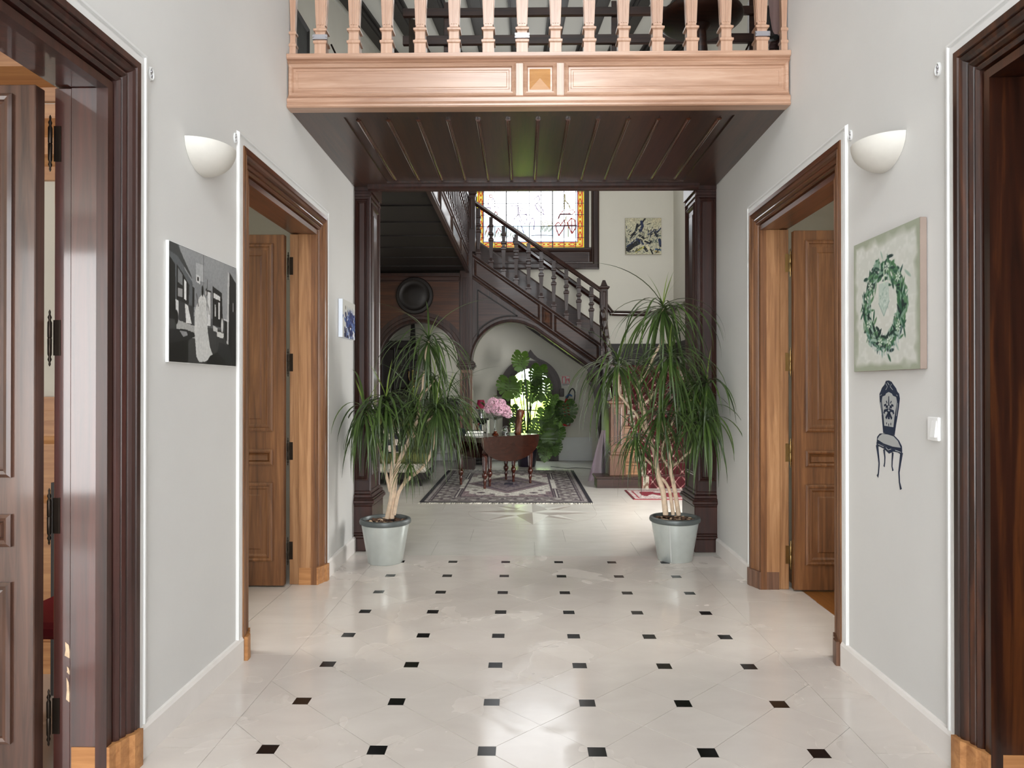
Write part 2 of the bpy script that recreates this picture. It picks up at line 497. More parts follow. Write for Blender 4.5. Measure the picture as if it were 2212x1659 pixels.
def arch_pts(cx, zs, r, zt=None, n=20, a0=180, a1=0, rz=None):
    rz = rz or r
    return [(cx + r * math.cos(R(a0 + (a1 - a0) * i / n)), zs + rz * math.sin(R(a0 + (a1 - a0) * i / n))) for i in range(n + 1)]
mb = MB()
GX0, GX1, GZ0, GZ1 = -0.915, 1.205, 4.20, 6.44          # stained glass opening
AX0, AX1, AZS = -0.33, 0.62, 1.42                         # arched window opening
mb.box(XSL - 0.15, GX0 - 0.1, YB, YB + 0.3, 2.6, 8.2); mb.box(GX1 + 0.1, XSR + 0.15, YB, YB + 0.3, 2.6, 8.2)
mb.box(GX0 - 0.1, GX1 + 0.1, YB, YB + 0.3, 2.6, GZ0 - 0.1); mb.box(GX0 - 0.1, GX1 + 0.1, YB, YB + 0.3, GZ1 + 0.1, 8.2)
mb.box(XSL - 0.15, AX0, YB, YB + 0.3, 0, 2.6); mb.box(AX1, XSR + 0.15, YB, YB + 0.3, 0, 2.6)
ap = arch_pts((AX0 + AX1) / 2, AZS, (AX1 - AX0) / 2)
mb.prism(ap + [(AX1, 2.6), (AX0, 2.6)], YB, YB + 0.3)
mb.build('wall_back', M['wall_far'], label='cream back wall of the stairwell behind the stairs', cat='wall', kind='structure')
mb = MB()
mb.box(XSL - 0.15, XSL, 4.6, YB, 0, 8.2)
mb.build('wall_stairwell_left', M['wall_far'], label='shaded side wall of the stairwell on the left', cat='wall', kind='structure')
mb = MB()
mb.box(XSR, XSR + 0.15, 4.6, YB, 0, 8.2)
mb.build('wall_stairwell_right', M['wall_far'], label='light side wall of the stairwell beside the first flight', cat='wall', kind='structure')
mb = MB()
mb.box(XSL, XL - 0.006, 6.3, 6.72, 0, 3.3); mb.box(1.709, XSR, 6.3, 6.72, 0, 3.3)
mb.box(XSL, XL - 0.2, 4.6, 4.75, 3.3, 6.2); mb.box(1.88, XSR, 4.6, 4.75, 3.3, 6.2)
mb.box(XSL, XSR, 4.45, 4.6, 5.75, 7.2)
mb.build('wall_cross', M['wall'], label='plastered cross wall around the opening to the stairwell', cat='wall', kind='structure')

# front wall behind the viewer with its glazed entrance and tall upper window
mb = MB()
for x0, x1, z0, z1 in ((-1.7, -1.1, 0, 7.2), (1.1, 1.9, 0, 7.2), (-1.1, 1.1, 3.2, 4.9), (-1.1, 1.1, 7.0, 7.2), (-1.1, 1.1, 0, 0.3)):
    mb.box(x0, x1, -2.45, -2.25, z0, z1)
mb.build('wall_front', M['wall'], label='front wall with the glazed entrance', cat='wall', kind='structure')
mb = MB()
mb.box(-1.75, 1.95, -2.5, 4.62, 7.2, 7.4)
mb.build('ceiling', M['ceil'], label='high plaster ceiling of the entrance hall', cat='ceiling', kind='structure')
def roof_z(y): return 4.81 + 0.22 * y
mb = MB()
vs = [(XSL - .15, 4.45, roof_z(4.45)), (XSR + .15, 4.45, roof_z(4.45)), (XSR + .15, YB + .3, roof_z(YB + .3)), (XSL - .15, YB + .3, roof_z(YB + .3))]
mb.add(vs + [(x, y, z + 0.15) for x, y, z in vs], [(0, 1, 2, 3), (7, 6, 5, 4), (0, 4, 5, 1), (1, 5, 6, 2), (2, 6, 7, 3), (3, 7, 4, 0)])
roof = mb.build('ceiling_stairwell', M['ceil'], label='sloping plaster ceiling over the stairwell with dark rafters', cat='ceiling', kind='structure')
FB = Fr((0, 0, roof_z(0)), (1, 0, 0), (0, 1, 0.22), (0, 0, 1))
for i in range(10):
    x = XSL + 0.27 + i * 0.6
    mb = MB()
    mb.box(x - 0.1, x + 0.1, 4.7, YB - 0.01, -0.12, 0.0, FB)
    mb.box(x - 0.14, x - 0.105, 4.7, YB - 0.01, -0.05, 0.0, FB); mb.box(x + 0.105, x + 0.14, 4.7, YB - 0.01, -0.05, 0.0, FB)
    mb.box(x - 0.075, x + 0.075, 4.7, YB - 0.01, -0.14, -0.12, FB)
    mb.build('rafter', M['dark'], roof)

# ---- side rooms behind the doors
def side_room(F, tag_, floor_mat, flabel):
    T = 0.2
    mb = MB()
    mb.box(-2.6, 6.35, 4.0, 4.15, 0, 3.4, F)
    mb.box(-2.6, 6.5, T, 4.15, 3.3, 3.42, F)
    mb.box(-2.75, -2.6, T, 4.15, 0, 3.4, F)
    mb.box(3.6, 3.75, T, 4.15, 0, 3.4, F)
    mb.box(6.2, 6.35, T, 4.15, 0, 3.4, F)
    mb.build('wall_room_' + tag_, M['wall_far'], label='cream walls of the side rooms on the ' + tag_, cat='wall', kind='structure')
    mb = MB(); mb.box(-2.6, 6.2, 0.205 if tag_ == 'left' else 0.3, 4.0, -0.05, 0.0, F)
    mb.build('floor_room_' + tag_, floor_mat, label=flabel, cat='floor', kind='structure')
side_room(FL, 'left', M['stone'], 'limestone floor of the left side room')
side_room(FRW, 'right', M['parquet'], 'warm oak floor of the right side room')
mb = MB()
for k, (z0, z1, p) in enumerate(((0.0, 0.16, .03), (0.16, 1.28, .012), (1.28, 1.33, .04), (1.33, 1.40, .03))):
    mb.box(XL - 4.0, XL - 0.2, 3.6 - p, 3.6, z0, z1)
for k in range(7):
    mb.ring(XL - 3.9 + k * 0.53, XL - 3.45 + k * 0.53, 0.86, 1.2, [(0, 0), (0, .012), (.02, .02), (.04, .004)], Fr((0, 3.588, 0), (1, 0, 0), (0, -1, 0)))
mb.build('trim_1', M['tan'], label='tan panelled wainscot inside the near left room', cat='wainscot', kind='structure')
mb = MB()
mb.extrude([(3.6, 2.5), (3.57, 2.5), (3.55, 2.56), (3.48, 2.6), (3.47, 2.68), (3.38, 2.74), (3.36, 2.8), (3.6, 2.8)], XL - 4.0, XL - 0.2)
mb.extrude([(3.6, 2.9), (3.57, 2.9), (3.55, 2.96), (3.40, 3.0), (3.37, 3.12), (3.2, 3.2), (3.18, 3.3), (3.6, 3.3)], XL - 4.0, XL - 0.2)
mb.box(XL - 4, XL - .2, 2.6, 2.85, 3.1, 3.3); mb.box(XL - 4, XL - .2, 1.4, 1.65, 3.1, 3.3)
mb.build('trim_2', M['tan'], label='tan timber cornice and ceiling beams inside the near left room', cat='cornice', kind='structure')

# ---- floors
fl = MB().box(XSL - 0.1, XSR + 0.1, 6.35, YB + 0.3, -0.06, -0.004).box(XL - 0.21, 1.92, -2.5, 6.35, -0.06, -0.004)
floor = fl.build('floor', M['grout'], label='pale limestone floor inlaid with small black squares', cat='floor', kind='structure', origin=(0, 0, 0))
PT = 0.4385
DX0, DY0 = -1.0215, 2.845 - 3 * PT
def slab_mesh(name, pts, mat, z0=-0.02, z1=0.0):
    me = MB().prism(pts, z0, z1, Fr((0, 0, 0), (1, 0, 0), (0, 0, 1), (0, 1, 0))).mesh(name)
    me.materials.append(mat)
    return me
HB, q, g = PT / 2, 0.0355, 0.0009
# diagonal stones: two corners cut away for the black squares
tile_h = slab_mesh('diagonal_tile', [(-HB + q + g, -q + g), (-0.0, -HB + 1.6 * g), (HB - q - g, -q + g), (HB - q - g, q - g), (0.0, HB - 1.6 * g), (-HB + q + g, q - g)], M['stone'])
tile_v = slab_mesh('diagonal_tile', [(-q + g, -HB + q + g), (q - g, -HB + q + g), (HB - 1.6 * g, 0), (q - g, HB - q - g), (-q + g, HB - q - g), (-HB + 1.6 * g, 0)], M['stone'])
tri_l = slab_mesh('edge_tile', [(-HB, -HB + 2 * g), (-HB, HB - 2 * g), (-q - g, q), (-q - g, -q)], M['stone'])
tri_r = slab_mesh('edge_tile', [(HB, -HB + 2 * g), (q + g, -q), (q + g, q), (HB, HB - 2 * g)], M['stone'])
blk = slab_mesh('black_cabochon', [(-q, -q), (q, -q), (q, q), (-q, q)], M['slate'])
NR = 11
for j in range(NR):
    y = DY0 + j * PT
    for i in range(6):
        x = DX0 + i * PT
        jx = 0.0006 * rnd.uniform(-1, 1)
        inst(blk, floor, (x, y, -0.0002), (0, 0, 0))
        if i < 5:
            inst(tile_h, floor, (x + HB, y, jx))
        if j < NR - 1:
            inst(tile_v, floor, (x, y + HB, jx))
    inst(tri_l, floor, (DX0, y, 0)); inst(tri_r, floor, (DX0 + 5 * PT, y, 0))
YT = DY0 + (NR - 1) * PT
tri_t = slab_mesh('edge_tile', [(-HB + 2 * g, HB), (HB - 2 * g, HB), (q, q + g), (-q, q + g)], M['stone'])
for i in range(6):
    inst(tri_t, floor, (DX0 + i * PT, YT, 0))
BXL, BXR, YE = DX0 - HB - 0.0015, DX0 + 5 * PT + HB + 0.0015, YT + HB + 0.0015
def rslab(x0, x1, y0, y1, mat, name='floor_slab'):
    me = slab_mesh(name, [(x0, y0), (x1, y0), (x1, y1), (x0, y1)], mat)
    o = inst(me, floor, (0, 0, 0))
    return o
y = 0.35
k = 0
while y < YE - 0.05:
    y1 = min(y + 0.5, YE)
    rslab(XL - 0.2, BXL, y, y1 - 0.0018, M['stone'], 'border_slab')
    rslab(BXR, 1.6094 + 0.0145 * (y + .25) + 0.30, y, y1 - 0.0018, M['stone'], 'border_slab')
    y = y1
rows = [YE + 0.0018]
while rows[-1] < YB - 0.1:
    rows.append(rows[-1] + 0.56)
for j in range(len(rows) - 1):
    y0, y1 = rows[j], min(rows[j + 1] - 0.0018, YB)
    xa, xb = (XL - 0.2, 1.9) if y0 < 6.36 else (XSL, XSR)
    if y0 < 6.36:
        y1 = min(y1, 6.9)
    x = xa - (0.45 if j % 2 else 0.0)
    while x < xb:
        x0c, x1c = max(x, xa), min(x + 0.9, xb)
        if x1c - x0c > 0.02:
            rslab(x0c, x1c - 0.0018, y0, y1, M['stone_hall'])
        x += 0.9
# compass rose
CX, CY, CR = 0.107, 8.245, 0.735
def inlay(pts, mat, name, z=0.0006):
    me = slab_mesh(name, pts, mat, 0.0, z)
    inst(me, floor, (CX, CY, 0))
dsk = [(CR * math.cos(R(a)), CR * math.sin(R(a))) for a in range(0, 360, 6)]
inlay([(p[0] * 1.006, p[1] * 1.006) for p in dsk], M['grout'], 'compass_joint', 0.0003)
inlay(dsk, M['stone_hall'], 'compass_disc', 0.0005)
for dk in range(4):
    a = R(90 * dk)
    for z, ang, rin, rout in ((0.0008, R(45), 0.20, 0.70), (0.0011, 0.0, 0.262, 0.72)):
        for sgn in (1, -1):
            t = (rout * math.cos(a + ang), rout * math.sin(a + ang))
            n = (rin * math.cos(a + ang + sgn * R(45)), rin * math.sin(a + ang + sgn * R(45)))
            pts = [(0, 0), t, n] if sgn > 0 else [(0, 0), n, t]
            inlay(pts, M['stone_light'] if sgn > 0 else M['stone_dark'], 'compass_point', z)

# ---- baseboards
def baseboard(name, F, spans, label):
    mb = MB()
    for a, b in spans:
        mb.extrude([(0.0, 0.0), (-0.02, 0.0), (-0.02, 0.115), (-0.012, 0.13), (0.0, 0.132)], a, b, F)
    mb.build(name, M['skirt'], label=label, cat='baseboard', kind='structure')
baseboard('baseboard_left', FL, [(2.732, 3.75), (5.365, 6.27)], 'low pale baseboard along the left hall wall')
baseboard('baseboard_right', FRW, [(2.729, 3.727), (5.297, 6.25)], 'low pale baseboard along the right hall wall')

# ------------------------------------------------------------------ doors
CAS = [(-.004, .06), (-.004, .018), (.028, .018), (.031, .03), (.037, .03), (.04, .012), (.05, .002), (.056, .004), (.06, .016), (.066, .004),
       (.078, -.004), (.086, -.003), (.09, .008), (.097, -.003), (.105, -.012), (.118, -.017), (.124, -.008), (.13, -.018), (.155, -.018), (.155, .02)]
TRIM = [(.156, .01), (.156, -.011), (.186, -.011), (.189, -.005), (.196, -.006), (.2, -.014), (.209, -.014), (.212, -.006), (.216, 0), (.216, .01)]
PRO = [(0, 0), (0, .010), (.012, .016), (.024, .014), (.028, .006), (.04, .008), (.05, .003), (.054, .0008), (.085, .0008), (.094, .006)]
SML = [(0, 0), (0, .010), (.012, .016), (.024, .010), (.03, .000), (.036, .008), (.044, .002)]
def hinge(parent, p, mat):
    mb = MB()
    mb.lathe([(0.001, -.105), (.004, -.098), (.003, -.09), (.007, -.08), (.004, -.07), (.007, -.062), (.0075, -.004), (.006, -.002), (.0075, .002), (.0075, .055), (.004, .064), (.007, .074), (.003, .084), (.004, .094), (.001, .102)], 10, p)
    return mb.build('hinge', mat, parent, smooth=True)
def leaf(parent, F, s1, off, mats, width=0.64, hd=HEAD - 0.02):
    LF = Fr(F(s1 - 0.075 + off, 0.236, 0), F.y, -F.x)
    lf = MB().box(0, width, -0.052, 0, 0.012, hd, LF).build('door_leaf', mats['leaf'], parent, bevel=0.003)
    for z0, z1, pr in ((1.13, 2.49, PRO), (0.885, 1.0, SML), (0.19, 0.76, PRO)):
        for (nm, FF) in (('panel', LF), ('panel', Fr(LF(0, -0.052, 0), LF.x, -LF.y))):
            MB().ring(0.078, width - 0.078, z0, z1, pr, FF).build(nm, mats['panel'], lf)
    for z in (2.34, 1.63, 0.98, 0.25):
        hinge(parent, F(s1 - 0.006, 0.229, z), mats['hinge'])
        MB().box(s1 + 0.003, s1 + 0.0065, 0.196, 0.222, z - 0.065, z + 0.065, F).build('hinge_plate', mats['hinge'], parent)
def door(n, F, s0, s1, mats, label, has_leaf=True, off=0.0):
    hd = HEADS[n]
    p = F((s0 + s1) / 2, 0.1, 0)
    r = empty('door_%d' % n, p, label, 'door', kind='structure')
    up = MB().casing(s0, s1, hd, CAS, F)
    up.build('casing', mats['casing'], r)
    if 'head' in mats:      # head overlaid in a darker walnut than the uprights
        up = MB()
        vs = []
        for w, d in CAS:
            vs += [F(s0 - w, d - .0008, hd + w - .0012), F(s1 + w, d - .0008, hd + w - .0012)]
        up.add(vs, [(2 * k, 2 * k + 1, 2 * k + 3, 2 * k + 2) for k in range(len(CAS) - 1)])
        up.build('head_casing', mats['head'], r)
    MB().casing(s0, s1, hd, TRIM, F, 0.128).build('white_trim', M['white'], r)
    for a, b in ((s0 - 0.1, s0), (s1, s1 + 0.1)):
        st = (a, b - 0.006) if a < s0 else (a + 0.006, b)
        MB().box(a, b, 0.03, 0.157, 0, hd, F).box(st[0], st[1], 0.157, 0.221, 0, hd, F).build('jamb', mats['jamb'], r, bevel=0.003)
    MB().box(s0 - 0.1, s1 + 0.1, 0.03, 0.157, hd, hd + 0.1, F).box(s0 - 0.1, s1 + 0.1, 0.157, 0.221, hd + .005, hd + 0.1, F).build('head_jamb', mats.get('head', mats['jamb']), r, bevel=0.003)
    for a, b in ((s0 - 0.162, s0 + 0.004), (s1 - 0.004, s1 + 0.162)):
        # plinth block that follows the profile
        pr = [(w, d - 0.012) for w, d in ((0, .16), (0, .02), (.03, .014), (.045, .004), (.085, -.006), (.1, -.02), (.13, -.024), (.15, -.024), (.15, .16))]
        if a < s0:
            pts = [(s0 + 0.003 - w, d) for w, d in pr]
        else:
            pts = [(s1 - 0.003 + w, d) for w, d in pr]
        me = MB().prism(pts, 0, 0.14 if n in (1, 4) else 0.125, Fr(F.o, F.x, F.z, F.y))
        me.build('plinth_block', mats['plinth'], r)
    if has_leaf:
        leaf(r, F, s1, off, mats, hd=hd - .02)
    return r
door(1, FL, *OPEN['L'][0], dict(casing=M['mahog'], jamb=M['mahog_jamb'], leaf=M['mahog_leaf'], panel=M['mahog_leaf'], plinth=M['plinth'], hinge=M['iron']),
     'open dark mahogany doorway nearest the viewer on the left')
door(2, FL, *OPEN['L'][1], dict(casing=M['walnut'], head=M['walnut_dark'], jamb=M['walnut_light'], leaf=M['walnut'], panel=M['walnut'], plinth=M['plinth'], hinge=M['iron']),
     'brown walnut doorway with open leaf farther along the left wall')
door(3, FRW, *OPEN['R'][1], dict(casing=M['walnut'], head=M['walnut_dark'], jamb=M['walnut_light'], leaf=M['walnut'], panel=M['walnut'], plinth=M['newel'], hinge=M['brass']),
     'brown walnut doorway with open leaf farther along the right wall', off=0.02)
door(4, FRW, *OPEN['R'][0], dict(casing=M['mahog_dark'], jamb=M['mahog_dark'], leaf=M['mahog_dark'], panel=M['mahog_dark'], plinth=M['plinth'], hinge=M['iron']),
     'very dark mahogany doorway nearest the viewer on the right')

# bare wood where the varnish has chipped off the near left jamb
d1 = [o_ for o_ in bpy.data.objects if o_.name == 'door_1'][0]
FJ = Fr(FL(OPEN['L'][0][1] + .0055, 0, 0), FL.y, -FL.x)
for z_, w_, h_ in ((.46, .018, .06), (.40, .01, .03), (.30, .012, .09)):
    MB().prism([(.16, z_), (.16 + w_, z_ + .01), (.16 + w_ * .8, z_ + h_ * .5), (.16 + w_ * .9, z_ + h_), (.163, z_ + h_ * .8), (.1595, z_ + h_ * .4)], .0, .0008, FJ).build('bare_patch', M['bark_pale'], d1)

# ------------------------------------------------------------------ pilasters at the stairwell opening
def pilaster(sgn, x_wall, x_in, label):
    """front face y=6.3, inner face x_in, back at 6.75"""
    r = empty('wooden_pilaster', ((x_wall + x_in) / 2, 6.5, 0), label, 'pilaster', 'pilasters beside the stairwell opening')
    lo, hi = min(x_wall, x_in), max(x_wall, x_in)
    Y0, Y1 = 6.31, 6.74
    MB().box(lo, hi, Y0, Y1, 0.5, 3.31).build('shaft', M['mahog'], r)
    FF = Fr((0, Y0, 0), (1, 0, 0), (0, -1, 0))                    # front face
    a0, a1 = lo + 0.008, hi - 0.008
    pro = [(0, 0), (0, .012), (.012, .018), (.02, .01), (.026, .014), (.034, .006), (.038, .001), (.044, .001)]
    MB().ring(a0, a1, 0.62, 3.12, pro, FF).build('front_panel', M['mahog'], r)
    FI = Fr((x_in, 0, 0), (0, 1, 0), (-sgn, 0, 0))
    pri = [(0, 0), (0, .01), (.012, .016), (.022, .01), (.03, .014), (.04, .004), (.05, .001), (.09, .001), (.098, 0.006)]
    MB().ring(Y0 + 0.06, Y1 - 0.05, 0.66, 3.1, pri, FI).build('inner_panel', M['mahog'], r)
    for yb in (Y0 + 0.012, Y1 - 0.025):
        MB().tube([(x_in - sgn * 0.004, yb, 0.5), (x_in - sgn * 0.004, yb, 3.3)], 0.011, 8).build('corner_bead', M['mahog'], r, smooth=True)
    # plinth: block, torus mouldings and foot, wrapped round front and inner faces
    pl = MB()
    for z0, z1, p in ((0, .115, .034), (.115, .14, .044), (.14, .16, .036), (.16, .4, .032), (.4, .42, .036), (.42, .452, .052), (.452, .468, .044), (.468, .50, .03), (.5, .53, .014)):
        x0, x1 = (lo, hi + p) if sgn < 0 else (lo - p, hi)
        pl.box(x0, x1, Y0 - p, Y1 + p, z0, z1)
    pl.build('plinth', M['mahog'], r, bevel=0.006)
    cp = MB()
    for z0, z1, p in ((3.14, 3.17, .012), (3.19, 3.31, .02)):
        x0, x1 = (lo, hi + p) if sgn < 0 else (lo - p, hi)
        cp.box(x0, x1, Y0 - p, Y1 + p, z0, z1)
    cp.build('capital', M['mahog'], r, bevel=0.004)
pilaster(-1, XL - 0.005, -1.365, 'dark panelled wooden pilaster behind the left potted plant')
pilaster(1, 1.708, 1.535, 'dark panelled wooden pilaster behind the right potted plant')

# ------------------------------------------------------------------ balcony
XF0, XF1 = XL + 0.002, 1.672
bal = empty('balcony', (0.1, 5.4, 3.2), 'projecting wooden balcony with pale panelled front and dark boarded underside', 'balcony')
FA = Fr((0, 4.5, 0), (1, 0, 0), (0, -1, 0))
fs = MB()
fs.extrude([(-.06, 3.215), (.022, 3.215), (.03, 3.222), (.03, 3.232), (.02, 3.24), (.026, 3.25), (.026, 3.272), (.012, 3.285), (.0, 3.30), (.0, 3.49), (.012, 3.5),
            (.02, 3.505), (.012, 3.515), (.03, 3.522), (.035, 3.53), (.035, 3.552), (.02, 3.56), (-.06, 3.56)], XF0, XF1, FA)
fs.build('fascia', M['fascia'], bal)
PF = [(0, 0), (0, .014), (.008, .02), (.018, .014), (.024, .016), (.03, .004), (.042, .004), (.046, .0006), (.056, .0006), (.06, .003)]
for a0, a1 in ((XF0 + .006, -0.045), (0.258, XF1 - .006)):
    MB().ring(a0, a1, 3.288, 3.498, PF, FA).build('long_panel', M['fascia'], bal)
MB().ring(0.0, 0.213, 3.288, 3.498, PF[:-2] + [(.05, .004)], FA, cap=False).build('square_frame', M['fascia'], bal)
FD = Fr((0.1065, 4.498, 3.393), (1, 0, 0), (0, -1, 0))
MB().add([FD(-.066, .002, -.066), FD(.066, .002, -.066), FD(.066, .002, .066), FD(-.066, .002, .066), FD(0, .02, 0)], [(0, 1, 4), (1, 2, 4), (2, 3, 4), (3, 0, 4)]).build('pyramid_boss', M['inlay'], bal)
for a in (-0.0225, 0.2355):
    MB().box(a - .022, a + .022, -.001, .006, 3.29, 3.495, FA).build('stile', M['fascia_v'], bal)
# floor slab of balcony and upper landing, soffit frame
MB().box(XSL, XSR, 4.62, 6.74, 3.31, 3.5).box(XF0, XF1, 4.5, 4.62, 3.31, 3.5).build('deck', M['underside'], bal)
MB().box(XF0, -1.18, 4.53, 6.3, 3.222, 3.31).box(1.38, XF1 + .02, 4.53, 6.3, 3.222, 3.31).box(-1.18, 1.38, 4.53, 4.66, 3.222, 3.31).box(-1.18, 1.38, 6.16, 6.3, 3.222, 3.31).build('soffit_frame', M['soffit'], bal)
BP = 0.2
BX = [0.1 + (i - 6) * BP for i in range(13)]
edges = [-1.18] + BX + [1.38]
bdm = {}
for i in range(14):
    w = round(edges[i + 1] - edges[i] - 0.003, 4)
    if w not in bdm:
        me = MB().box(-w / 2, w / 2, 0, 1.5, 0, 0.02).mesh('soffit_board'); me.materials.append(M['soffit']); bdm[w] = me
    inst(bdm[w], bal, ((edges[i] + edges[i + 1]) / 2, 4.66, 3.236), name='soffit_board')
btm = MB().prism([(.017 * math.cos(R(t)), .015 * math.sin(R(t))) for t in range(180, 361, 15)], 0, 1.36).mesh('batten', smooth=True); btm.materials.append(M['batten'])
for x in BX:
    inst(btm, bal, (x, 4.74, 3.2355), name='batten')
MB().extrude([(6.2, 3.24), (6.2, 3.2), (6.215, 3.185), (6.25, 3.178), (6.29, 3.178), (6.3, 3.19), (6.3, 3.24)], -1.36, 1.53).build('transom_rail', M['mahog'], bal)
MB().box(-1.36, 1.53, 6.34, 6.72, 3.31, 3.49).build('lintel', M['mahog'], bal)
# balcony balusters
bp = [(.036, 0), (.036, .065), (.043, .072), (.043, .085), (.034, .09), (.031, .098), (.031, .14), (.034, .145), (.042, .150), (.042, .162), (.033, .168), (.027, .175), (.044, .56), (.05, .565), (.05, .585), (.034, .60), (.034, .70), (.044, .71), (.044, .73), (.034, .75), (.036, .85)]
b = MB().sq(bp)
for fx in (-1, 0, 1):                 # raised fillets between the flutes on the four faces
    for ry in range(4):
        c, s = math.cos(ry * math.pi / 2), math.sin(ry * math.pi / 2)
        F4 = Fr((0, 0, 0), (c, s, 0), (s, -c, 0))
        b.add([F4(fx * .015 + e, y, z) for z, w, y0 in ((.19, .004, .0285), (.54, .0065, .0425)) for e in (-w, w) for y in (y0 - .004, y0 + .0035)],
              [(0, 1, 3, 2), (4, 6, 7, 5), (0, 4, 5, 1), (2, 3, 7, 6), (0, 2, 6, 4), (1, 5, 7, 3)])
bme = b.mesh('baluster', bevel=0.0); bme.materials.append(M['fascia_v'])
half = MB().sq([(r * .55, z) for r, z in bp]).mesh('half_baluster'); half.materials.append(M['fascia_v'])
bxs = [at(p, 60, 4.5).x for p in (693, 765, 836, 908, 981, 1055, 1128, 1200, 1273, 1347, 1420, 1494, 1568, 1645)]
for x in bxs:
    inst(bme, bal, (x, 4.52, 3.555), name='baluster')
inst(half, bal, (XF0 + .021, 4.54, 3.555), name='half_baluster'); inst(half, bal, (XF1 - .021, 4.54, 3.555), name='half_baluster')
MB().extrude([(4.47, 4.41), (4.455, 4.43), (4.455, 4.455), (4.47, 4.48), (4.57, 4.48), (4.585, 4.455), (4.585, 4.43), (4.57, 4.41)], XF0, XF1).build('handrail', M['fascia'], bal)
for i in (0, 6, 13):
    x = bxs[i]
    br = MB().box(x - .046, x + .046, 4.475, 4.488, 3.648, 3.678).build('clamp_bracket', M['steel'], bal)
    for e in (-.041, .041):
        MB().box(x + e - .005, x + e + .005, 4.471, 4.475, 3.658, 3.668).build('bolt', M['steel'], br, bevel=.0015)
    MB().tube([(x + .05 * (1 if i < 6 else -1 if i > 6 else 0) , 4.56, 3.655), (x + .09 * (1 if i < 6 else -1 if i > 6 else 0), 4.68, 3.56)], .006, 6).build('brace', M['iron'], br)

# ------------------------------------------------------------------ upper landing: rail, table, chair, picture
rl = empty('safety_rail', (0.6, 6.62, 3.5), 'dark rough timber rail with posts behind the balcony balusters', 'railing')
for py, h in ((27, .075), (87, .085)):
    z = at(1106, py, 6.62).z
    MB().box(-1.12, 2.6, 6.6, 6.64, z - h / 2, z + h / 2).build('rail', M['underside'], rl, bevel=.004)
for px in (968, 1330, 1628):
    x = at(px, 60, 6.64).x
    MB().box(x - .04, x + .04, 6.64, 6.7, 3.5, 5.05).build('post', M['underside'], rl, bevel=.004)
MB().box(-1.06, -.94, 6.585, 6.6, 4.3, 4.86).build('end_bracket', M['iron'], rl)
c = at(1512, 40, 5.35)
pt = empty('pedestal_table', (c.x, 5.35, 3.5), 'dark round pedestal table seen from below on the balcony', 'table')
zt = c.z - 3.5
MB().lathe([(.02, zt - .06), (.26, zt - .05), (.29, zt - .03), (.31, zt - .015), (.315, zt), (.31, zt + .02), (0.01, zt + .02)], 36, (c.x, 5.35, 3.5)).build('table_top', M['underside'], pt, smooth=True)
MB().lathe([(.03, .08), (.06, .1), (.05, .2), (.035, .3), (.06, .42), (.045, zt - .1), (.08, zt - .06)], 16, (c.x, 5.35, 3.5)).build('pedestal', M['underside'], pt, smooth=True)
for k in range(3):
    a = R(90 + 120 * k)
    d = Vector((math.cos(a), math.sin(a), 0))
    o = Vector((c.x, 5.35, 3.5))
    MB().tube([o + Vector((0, 0, .16)) + d * .03, o + d * .14 + Vector((0, 0, .14)), o + d * .25 + Vector((0, 0, .05)), o + d * .29 + Vector((0, 0, .02))], [.03, .028, .022, .02], 8, 3).build('leg', M['underside'], pt, smooth=True)
c = at(1712, 75, 5.0)
pc = empty('tub_chair', (c.x + .12, 5.05, 3.5), 'dusty pink tub chair with black arm at the right end of the balcony', 'chair')
bx, by = c.x + .12, 5.05
MB().lathe([(.02, .40), (.2, .41), (.235, .45), (.22, .50), (.02, .51)], 24, (bx, by, 3.5)).build('seat', M['pinkchair'], pc, smooth=True)
m = MB()
for i in range(12):
    a0, a1 = R(100 + i * 15), R(100 + (i + 1) * 15)
    h0, h1 = .82 - .012 * abs(i - 6) ** 1.6, .82 - .012 * abs(i - 5) ** 1.6
    vs = []
    for a, h in ((a0, h0), (a1, h1)):
        for rr in (.215, .255):
            vs += [(bx + rr * math.cos(a), by + rr * math.sin(a), 3.5 + .38), (bx + rr * math.cos(a), by + rr * math.sin(a), 3.5 + h)]
    m.add(vs, [(0, 1, 3, 2), (4, 6, 7, 5), (0, 4, 5, 1), (2, 3, 7, 6), (1, 5, 7, 3)])
m.build('backrest', M['pinkchair'], pc, smooth=True)
MB().tube([(bx - .26, by - .12, 3.5 + .36), (bx - .265, by - .02, 3.5 + .42), (bx - .25, by + .06, 3.5 + .6), (bx - .2, by + .1, 3.5 + .72)], [.02, .03, .03, .02], 8, 3).build('arm', M['black'], pc, smooth=True)
for ex, ey in ((-1, -1), (1, -1), (-1, 1), (1, 1)):
    MB().tube([(bx + ex * .14, by + ey * .14, 3.9), (bx + ex * .18, by + ey * .18, 3.5)], [.02, .013], 8).build('leg', M['black'], pc)
ug = empty('dark_painting', (XSL + .02, 8.9, 4.6), 'dark framed painting on the landing wall behind the leftmost balusters', 'painting')
FU = Fr((XSL + .004, 0, 0), (0, 1, 0), (1, 0, 0))
MB().ring(8.2, 9.02, 4.75, 6.0, [(0, 0), (0, .03), (.02, .035), (.05, .02), (.06, .015)], FU, cap=False).build('frame', M['dark'], ug)
MB().box(8.25, 8.97, .005, .014, 4.8, 5.95, FU).build('picture', plain('dark_canvas', rgb(52, 54, 52), .5, var=.5, vs=4), ug)

